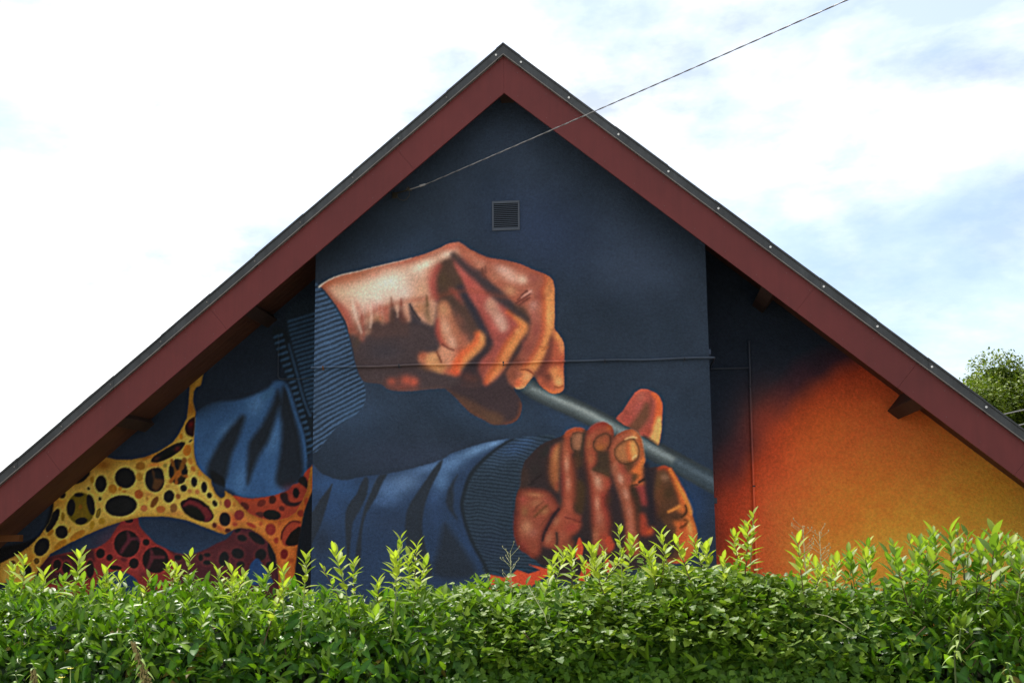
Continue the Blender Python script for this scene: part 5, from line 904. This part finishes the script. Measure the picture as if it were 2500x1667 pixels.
def hedge_leaves(n_front, n_top, n_low, lo=0):
    # front face: drooping, overlapping like shingles
    x = R_.uniform(HX0, HX1, n_front); z = R_.uniform(.55, 1.24, n_front)
    y = face_y(x, z)+R_.exponential(.075, n_front)+np.clip(z-1.0, 0, 1)**1.5*1.9+.02
    d = np.stack([R_.normal(0, .75, n_front), R_.normal(-.55, .25, n_front), R_.normal(-.55, .5, n_front)], 1)
    up = np.stack([R_.normal(0, .25, n_front), np.full(n_front, -.75), np.full(n_front, .8)], 1)
    s = np.clip(R_.normal(.078, .022, n_front), .035, .125); dep = (y-face_y(x, z))
    A = (np.stack([x, y, z], 1), frames(d, up), s, gcol(n_front, (.015, .050, .002), (.050, .125, .005), .3)*(1+1.1*np.clip((z-1.0)/.22, 0, 1)[:, None]*R_.random((n_front, 1))))  # face leaves coloured darker for shade, brighter upward for light and new growth
    old = R_.random(n_front) < .022; A[3][old] = gcol(int(old.sum()), (.16, .11, .02), (.24, .20, .03))   # a few yellowed leaves
    # top: leaves standing up and out
    x = R_.uniform(HX0, HX1, n_top); y = R_.uniform(HY0+.03, HY1, n_top); z = top_z(x, y)+R_.normal(-.045, .04, n_top)
    d = np.stack([R_.normal(0, .7, n_top), R_.normal(-.25, .6, n_top), R_.uniform(.15, 1.2, n_top)], 1)
    up = np.stack([R_.normal(0, .5, n_top), R_.normal(-.2, .5, n_top), np.full(n_top, 1.)], 1)
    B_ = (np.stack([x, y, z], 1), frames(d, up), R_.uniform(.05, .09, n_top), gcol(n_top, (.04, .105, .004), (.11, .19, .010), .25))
    x = R_.uniform(HX0, HX1, n_low); z = R_.uniform(.05, .6, n_low); y = face_y(x, z)+R_.exponential(.05, n_low)+.02
    bk = R_.random(n_low) < .35; y = np.where(bk, HY1-R_.exponential(.06, n_low), y); z = np.where(bk, R_.uniform(.05, 1.2, n_low), z)
    d = np.stack([R_.normal(0, .7, n_low), np.where(bk, .5, -.5)+R_.normal(0, .25, n_low), R_.normal(-.6, .4, n_low)], 1)
    up = np.stack([R_.normal(0, .25, n_low), np.where(bk, .7, -.7), np.full(n_low, .8)], 1)
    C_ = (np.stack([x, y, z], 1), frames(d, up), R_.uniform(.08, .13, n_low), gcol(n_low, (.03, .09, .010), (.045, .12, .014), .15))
    return [np.concatenate([A[i], B_[i], C_[i]]) for i in range(4)]
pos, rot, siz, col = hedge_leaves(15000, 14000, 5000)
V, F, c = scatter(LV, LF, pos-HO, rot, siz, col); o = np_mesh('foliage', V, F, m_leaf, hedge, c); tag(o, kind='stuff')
# the nearest leaves of the face, one object each
base = [np_mesh('leaf', *leaf_mesh(6, w_, .28, cu)[:2], m_leaf, hedge, ribbed(np.array([[r_, g_, b_]]), 7)) for w_, cu, r_, g_, b_ in ((.36, .2, .026, .09, .006), (.38, .12, .036, .115, .008), (.33, .3, .022, .08, .005), (.36, .25, .05, .14, .010), (.37, .08, .03, .10, .006))]
def place_leaf(src, p, rt, s, parent, off):
    o = src if src.get('used') is None else src.copy()
    if src.get('used') is None: src['used'] = 1
    else: COL.objects.link(o)
    o.parent = parent
    mm = Matrix.Identity(4)
    for i in range(3):
        for j in range(3): mm[i][j] = rt[i, j]*s
        mm[i][3] = p[i]-off[i]
    o.matrix_local = mm; return o
nl = 0
while nl < 150:
    u = R_.uniform(0, 2500); 
    if 1180 < u < 2080 and R_.random() < .85: continue
    v = R_.uniform(1500, 1690); x = at(u, v, HY0).x; z = at(u, v, HY0).z; y = face_y(x, z)-R_.uniform(0, .05)+max(0, z-1.0)**1.5*1.9
    d = np.array([[R_.normal(0, .7), -.45+R_.normal(0, .15), R_.normal(-.6, .4)]]); up = np.array([[R_.normal(0, .2), -.8, .7]])
    place_leaf(base[nl % 5], (x, y, z), frames(d, up)[0], R_.uniform(.078, .112), hedge, HO); nl += 1
# ---- shoots standing above the hedge
tips = [(30, 1379), (61, 1349), (110, 1391), (198, 1341), (258, 1382), (302, 1397), (369, 1400), (405, 1371), (427, 1379), (465, 1346), (530, 1377), (566, 1379), (599, 1394), (664, 1383), (691, 1379), (750, 1341), (812, 1329), (779, 1372), (863, 1360), (983, 1293), (1018, 1316), (1044, 1360), (965, 1335), (924, 1408), (699, 1418), (1356, 1353), (1381, 1341), (1396, 1330), (1433, 1322), (1450, 1341), (1471, 1327), (1509, 1263), (1550, 1301), (1560, 1330), (1609, 1285), (1644, 1304), (1686, 1304), (1722, 1319), (1764, 1349), (1791, 1292), (1841, 1233), (1826, 1264), (1945, 1304), (1975, 1349), (2026, 1361), (2044, 1361), (2069, 1333), (2122, 1309), (2160, 1335), (2180, 1340), (2214, 1300), (2250, 1325), (2278, 1284), (2319, 1280), (2334, 1276), (2362, 1287), (2400, 1320), (2429, 1280), (2450, 1300), (2485, 1346), (2300, 1330), (2380, 1350), (2225, 1370), (2095, 1365), (2510, 1300), (2560, 1320), (2105, 1330), (2140, 1325), (2170, 1315), (2235, 1315), (2262, 1305), (2290, 1310), (2345, 1310), (2395, 1300), (2440, 1320), (2470, 1310), (2495, 1325), (2010, 1380), (1990, 1370), (1000, 1345), (1420, 1360), (1530, 1340), (1580, 1340), (1625, 1330), (-40, 1350), (-90, 1370)]
YV, YF = leaf_mesh(4, .36, .35, .16)
ysrc = [np_mesh('shoot_leaf', YV, YF, m_young, None, np.tile([[r_, g_, b_]], (len(YV), 1))) for r_, g_, b_ in ((.26, .31, .035), (.19, .26, .028), (.11, .19, .018), (.06, .13, .010))]
sp, sr, ss, sc_ = [], [], [], []; n_obj = 0
shoot_list = []
for (u, v) in tips:
    y = R_.uniform(HY0+.25, HY1-.3); tip = np.array(at(u, v, y)); zb = float(top_z(tip[0], y))-.10
    h = tip[2]-zb; basep = np.array([tip[0]+R_.normal(0, .25)*h, y, zb])
    shoot_list.append((u, v, tip, basep, h))
order = sorted(range(len(tips)), key=lambda i: -shoot_list[i][4])
for rank, i in enumerate(order):
    u, v, tip, basep, h = shoot_list[i]
    bend = np.array([R_.normal(0, .015), R_.normal(0, .015), 0])
    stem = [basep+(tip-basep)*t*.93+bend*math.sin(t*3.1) for t in np.linspace(0, 1, 6)]
    so = empty('shoot', tuple(basep-HO)); so.parent = hedge
    b = MB(); b.tube([Vector(p_-basep) for p_ in stem], [.0035, .0032, .003, .0026, .002, .0012], 5); b.build('stem', m_stem if v % 2 else m_wood, so, True)
    single = rank < 16
    nlv = int(7+h*26*R_.uniform(.7, 1.3)); t0 = .15 if u > 2050 else R_.uniform(.2, .5); a0 = R_.random()*6.28
    right = u > 2050; sz = R_.uniform(.75, 1.2)
    for k in range(nlv):
        t = min(1, t0+(1-t0)*((k+.5)/nlv)**.8); ang = a0+k*2.4+R_.normal(0, .25)
        p = basep+(tip-basep)*t*.93+bend*math.sin(t*3.1)
        rise = (.3+1.7*max(0, (t-t0)/(1-t0))**2)+R_.normal(0, .15)
        d = np.array([[math.cos(ang), math.sin(ang), rise]]); upv = np.array([[-math.cos(ang)*1.2, -math.sin(ang)*1.2, 1.0]])
        s = (.10 if right else .078)*sz*(1.12-.6*max(0, t-.5))*R_.uniform(.7, 1.2)
        fr = frames(d, upv)[0]; ci = int(np.clip((1-t)*3.2+R_.normal(0, .45), 0, 3))
        if right: ci = min(3, ci+1+(R_.random() < .4)) if R_.random() < .85 else ci
        if single and n_obj < 150:
            place_leaf(ysrc[ci], p, fr, s, so, basep); n_obj += 1
        else:
            sp.append(p-HO); sr.append(fr); ss.append(s); sc_.append(np.array([(.26, .31, .035), (.19, .26, .028), (.11, .19, .018), (.06, .13, .010)][ci])*R_.uniform(.85, 1.15))
# rosettes of half-grown leaves filling the top between the tall shoots
for k in range(260):
    x = R_.uniform(HX0+.1, HX1-.1); y = R_.uniform(HY0+.15, HY1-.1); z = float(top_z(x, y))+R_.uniform(-.03, .075); lean = R_.normal(0, .25, 2); a0 = R_.random()*6.28; shade = R_.random()
    for j in range(int(R_.integers(5, 10))):
        ang = a0+j*2.4; d = np.array([[math.cos(ang)+lean[0], math.sin(ang)+lean[1], .5+.22*j]]); upv = np.array([[-math.cos(ang), -math.sin(ang), 1.0]])
        sp.append(np.array([x+lean[0]*.01*j, y+lean[1]*.01*j, z+.006*j])-HO); sr.append(frames(d, upv)[0]); ss.append(R_.uniform(.05, .09)); sc_.append(np.array([.05, .12, .008])*(1-shade)+np.array([.17, .25, .025])*shade)
# low new growth just breaking the top
n = 2600
x = R_.uniform(HX0, HX1, n); y = R_.uniform(HY0+.1, HY1, n); z = top_z(x, y)+R_.normal(.014, .03, n)+.05*np.clip(np.sin(x*9+y*4)*np.sin(x*3.1), 0, 1)
d = np.stack([R_.normal(0, .5, n), R_.normal(0, .5, n), R_.uniform(.6, 1.4, n)], 1); up = np.stack([-d[:, 0], -d[:, 1], np.ones(n)], 1)
sp += list(np.stack([x, y, z], 1)-HO); sr += list(frames(d, up)); ss += list(R_.uniform(.03, .065, n)); sc_ += list(gcol(n, (.05, .12, .01), (.13, .20, .024)))
V, F, c = scatter(YV, YF, np.array(sp), np.array(sr), np.array(ss), np.array(sc_)); o = np_mesh('young_growth', V, F, m_young, hedge, c); tag(o, kind='stuff')
for o in ysrc: 
    if o.get('used') is None: bpy.data.objects.remove(o)

# ---- creeper smothering the middle of the hedge
m_vine = mat('creeper_leaf', (.06, .15, .03), .5, .22, attr='col', trans=.30)
m_vstem = mat('pale_tendril', (.42, .42, .22), .6, .3, var=.3)
vine = empty('climbing_vine', (at(1600, 1430, -7.2).x, HY0, 0)); tag(vine, 'small-leaved creeper smothering the middle of the laurel hedge', 'vine')
VO = np.array(vine.location)
def vine_leaf():                                      # three-lobed pointed leaf
    o = [(0, 0), (-.22, .02), (-.46, .22), (-.26, .42), (-.30, .62), (0, 1.0), (.30, .62), (.26, .42), (.46, .22), (.22, .02)]
    V = [(0, .4, -.06)]+[(x, y, .10*abs(x)-.12*y*y) for x, y in o]
    F = [(0, i, i % 10+1) for i in range(1, 11)]
    return np.array(V), np.array(F)
VV, VF = vine_leaf()
def dens(u):                                          # how thick the creeper is along the photo's width
    return np.interp(u, [1020, 1180, 1300, 1900, 2050, 2250], [0, .55, 1, 1, .55, 0])
def vine_pts(n):
    P_, D_, U_, S_, C_ = [], [], [], [], []
    while len(P_) < n:
        u = R_.uniform(1000, 2260)
        if R_.random() > dens(u): continue
        if R_.random() < .62:
            v = R_.uniform(1400, 1720); q = at(u, v, HY0); x, z = q.x, q.z
            if z > 1.32: continue
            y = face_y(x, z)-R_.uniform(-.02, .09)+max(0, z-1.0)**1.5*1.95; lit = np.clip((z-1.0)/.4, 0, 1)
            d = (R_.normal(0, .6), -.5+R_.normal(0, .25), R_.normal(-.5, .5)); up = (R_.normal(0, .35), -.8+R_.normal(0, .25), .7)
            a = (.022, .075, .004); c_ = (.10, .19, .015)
        else:
            y = R_.uniform(HY0+.02, HY1); q = at(u, 1400, y); x = q.x; z = float(top_z(x, y))+.035+.05*dens(u)*math.sin(x*4+2)**2+R_.normal(0, .025)
            if 1560 < u < 1800: z += .05
            d = (R_.normal(0, .8), R_.normal(-.3, .7), R_.normal(.05, .4)); up = (R_.normal(0, .45), R_.normal(-.1, .45), 1.)
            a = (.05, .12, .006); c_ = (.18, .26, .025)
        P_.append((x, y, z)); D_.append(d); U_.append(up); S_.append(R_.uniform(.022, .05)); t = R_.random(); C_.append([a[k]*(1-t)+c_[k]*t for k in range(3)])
    return np.array(P_), frames(np.array(D_, float), np.array(U_, float)), np.array(S_), np.array(C_)
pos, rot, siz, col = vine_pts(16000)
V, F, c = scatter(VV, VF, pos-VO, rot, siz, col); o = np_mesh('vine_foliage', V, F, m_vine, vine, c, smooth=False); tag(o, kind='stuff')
trails = [[(1290, 1430), (1312, 1470), (1330, 1500), (1337, 1530)], [(1990, 1497), (2020, 1503), (2050, 1517), (2082, 1538)]]
for tr in trails:
    yy = HY0-.11; b = MB(); b.tube([Vector(np.array(at(u, v, yy+.02*(i % 2)))-VO) for i, (u, v) in enumerate(tr)], [.0014]*(len(tr)-1)+[.0007], 5); b.build('tendril', m_vstem, vine, True)
# feathery dry stalks
for nm_u, nm_v, hgt in ((1246, 1343, .0), (1960, 1282, 0), (2000, 1296, 0)):
    y = -7.1; tip = np.array(at(nm_u, nm_v, y)); base_ = np.array([tip[0]-.01, y, float(top_z(tip[0], y))-.05]); b = MB()
    b.tube([Vector(base_-VO), Vector((base_+tip)/2-VO+np.array([.008, 0, 0])), Vector(tip-VO)], [.003, .0022, .001], 5)
    for k in range(16):
        t = .55+.45*k/16; p = base_+(tip-base_)*t; a = R_.uniform(0, 6.28); e = p+np.array([math.cos(a)*.05, math.sin(a)*.04, .03+.02*R_.random()])
        b.tube([Vector(p-VO), Vector(e-VO)], [.0012, .0008], 4)
        b.tube([Vector(e-VO), Vector(e-VO+np.array([0, 0, .008]))], [.003, .0015], 4)
    b.build('dry_stalk', m_vstem, vine, True)

# ---- nettles and weeds in front of the hedge
m_nettle = mat('nettle_leaf', (.12, .2, .05), .6, .3, attr='col', trans=.25)
m_nstem = mat('dull_green_stem', (.06, .085, .025), .7, .2, var=.3)
m_seed = mat('nettle_seed', (.20, .16, .06), .85, .2, var=.4, vscale=40)
m_yel = mat('yellow_petal', (.75, .62, .03), .6, .3)
NV, NF = leaf_mesh(4, .42, .3, .5, 'tri')
def nettle(tip_px, base_px, y, n, seeds, label, name='nettle'):
    tip, bs = np.array(at(*tip_px, y)), np.array(at(*base_px, y)); g0 = bs+(bs-tip)/max(.05, tip[2]-bs[2])*bs[2]*.15; g0[2] = 0
    g0[0] = bs[0]+(bs[0]-tip[0])*.4; root = empty(name, (float(g0[0]), y, 0)); O_ = np.array(root.location)
    st = [g0, (g0+bs)/2, bs, (bs+tip)/2+np.array([.008, 0, 0]), tip]
    b = MB(); b.tube([Vector(p_-O_) for p_ in st], [.0045, .004, .0035, .003, .0015], 6); b.build('stem', m_nstem, root, True)
    P_, D_, U_, S_ = [], [], [], []
    for k in range(n):
        t = k/(n-1); p = bs+(tip-bs)*(t*1.0); a0 = k*1.57
        for s in (0, math.pi):
            a = a0+s+R_.normal(0, .2); P_.append(p-O_); D_.append((math.cos(a), math.sin(a), .35 if t > .8 else -.25)); U_.append((0, -.1, 1)); S_.append(.032+.03*(1-t))
    V, F, c = scatter(NV, NF, np.array(P_), frames(np.array(D_), np.array(U_, float)), np.array(S_), gcol(len(P_), (.16, .25, .06), (.28, .36, .09))); o = np_mesh('leaves', V, F, m_nettle, root, c); tag(o, kind='stuff')
    if seeds:
        b = MB()
        for k in range(150):
            t = R_.random()*.86; p = bs+(tip-bs)*t; a = R_.random()*6.28; r = .004+.020*R_.random()*(1.1-t)
            q = p-O_+np.array([math.cos(a)*r, math.sin(a)*r, -.5*r]); b.tube([Vector(q), Vector(q+np.array([0, 0, -.011]))], [.0045, .003], 4)
        o = b.build('seed_clusters', m_seed, root); tag(o, kind='stuff')
    tag(root, label, 'weed', 'weeds in front of the hedge'); return root
nettle((318, 1545), (362, 1667), -8.15, 9, True, 'tall nettle with brown seed clusters leaning left before the hedge')
nettle((80, 1620), (88, 1690), -8.2, 7, True, 'short nettle with brown seeds at the lower left corner')
nettle((38, 1648), (42, 1700), -8.25, 5, False, 'small leafy nettle top at the far lower left')
nettle((2345, 1535), (2330, 1600), -7.78, 6, False, 'thin pale weed before the right end of the hedge')
nettle((2458, 1618), (2472, 1690), -7.82, 6, False, 'pale leafy weed at the lower right corner')
for i, (u, v, lb) in enumerate(((172, 1632, 'higher of two small yellow flowers at the lower left'), (151, 1654, 'lower of two small yellow flowers at the lower left'))):
    p = at(u, v, -8.2); root = empty('yellow_flower', (p.x+.03, p.y, 0)); b = MB(); b.tube([(0, 0, 0), (-.01, 0, p.z*.6), (-.03, 0, p.z)], [.003, .0025, .0015], 5); b.build('stem', m_stem, root, True)
    b = MB()
    for k in range(7):
        a = k*.9; d = Vector((math.cos(a), math.sin(a)*.7, .25)); b.add([(-.03, 0, p.z), Vector((-.03, 0, p.z))+d*.011+Vector((-d.y, d.x, 0))*.004, Vector((-.03, 0, p.z))+d*.016, Vector((-.03, 0, p.z))+d*.011-Vector((-d.y, d.x, 0))*.004], [(0, 1, 2, 3)])
    b.build('petals', m_yel, root); tag(root, lb, 'flower', 'yellow flowers')

# ================================================================ tree behind the house on the right
TY = 38.0
tcn_ = at(2590, 1190, TY); tree = empty('broadleaf_tree', (tcn_.x, TY, 0)); tag(tree, 'large round-crowned green tree rising behind the right roof slope', 'tree')
TO = Vector(tree.location); R0 = 6.6; zc = tcn_.z
m_bark = mat('grey_brown_bark', (.11, .085, .06), .9, .2, var=.35, vscale=4, bump=.6, bscale=15, bdist=.03)
b = MB(); b.tube([(0, 0, 0), (.05, 0, 1.2), (0, .1, 2.6), (.1, 0, zc-.5), (.1, .1, zc+1.5)], [.34, .27, .22, .15, .05], 10)
clumps = []
for i in range(240):
    a = R_.uniform(0, 6.283); e = math.asin(R_.uniform(-.4, 1)); rr = R0*R_.uniform(.45, .80)
    c0 = np.array([math.cos(a)*math.cos(e)*rr, math.sin(a)*math.cos(e)*rr, zc+math.sin(e)*rr*.98]); clumps.append((c0, R_.uniform(.7, 1.35)))
    if i % 3 == 0:
        h0 = R_.uniform(1.8, zc); b.tube([(0, 0, h0), tuple(c0*np.array([.5, .5, .5])+np.array([0, 0, h0*.5+.2])), tuple(c0)], [.11, .06, .02], 6)
b.build('trunk', m_bark, tree, True)
core = bmesh.new()
for c0, r in clumps:
    bmesh.ops.create_icosphere(core, subdivisions=2, radius=r*.28, matrix=Matrix.Translation(Vector(c0)))
for v_ in core.verts: v_.co += Vector(R_.normal(0, .07, 3))
me_ = bpy.data.meshes.new('inner_foliage'); core.to_mesh(me_); core.free(); me_.materials.append(mat('inner_tree_foliage', (.045, .085, .008), .8, .1, var=.4, vscale=3, bump=1, bscale=6, bdist=.2))
o = bpy.data.objects.new('inner_foliage', me_); COL.objects.link(o); o.parent = tree; tag(o, kind='stuff')
P_, D_, U_ = [], [], []
for c0, r in clumps:
    n = int(1000*r*r); v = R_.standard_normal((n, 3)); v /= np.linalg.norm(v, axis=1, keepdims=True); rad = r*R_.uniform(.45, 1.0, n)**.6
    P_.append(c0+v*rad[:, None]*np.array([1, 1, .85])); D_.append(v*np.array([1, 1, .3])+R_.normal(0, .6, (n, 3))+np.array([0, 0, -.3])); U_.append(v*.5+np.array([0, -.1, 1])+R_.normal(0, .35, (n, 3)))
P_, D_, U_ = np.concatenate(P_), np.concatenate(D_), np.concatenate(U_)
TV = np.array([(0, 0, 0), (-.32, .45, .06), (0, 1, 0), (.32, .45, .06)]); TF = np.array([(0, 3, 2, 1)])
m_tl = mat('tree_leaf', (.08, .13, .02), .55, .25, attr='col', trans=.2)
V, F, c = scatter(TV, TF, P_, frames(D_, U_), R_.uniform(.10, .19, len(P_)), gcol(len(P_), (.065, .115, .006), (.18, .23, .018), .2)); o = np_mesh('crown', V, F, m_tl, tree, c, smooth=False)
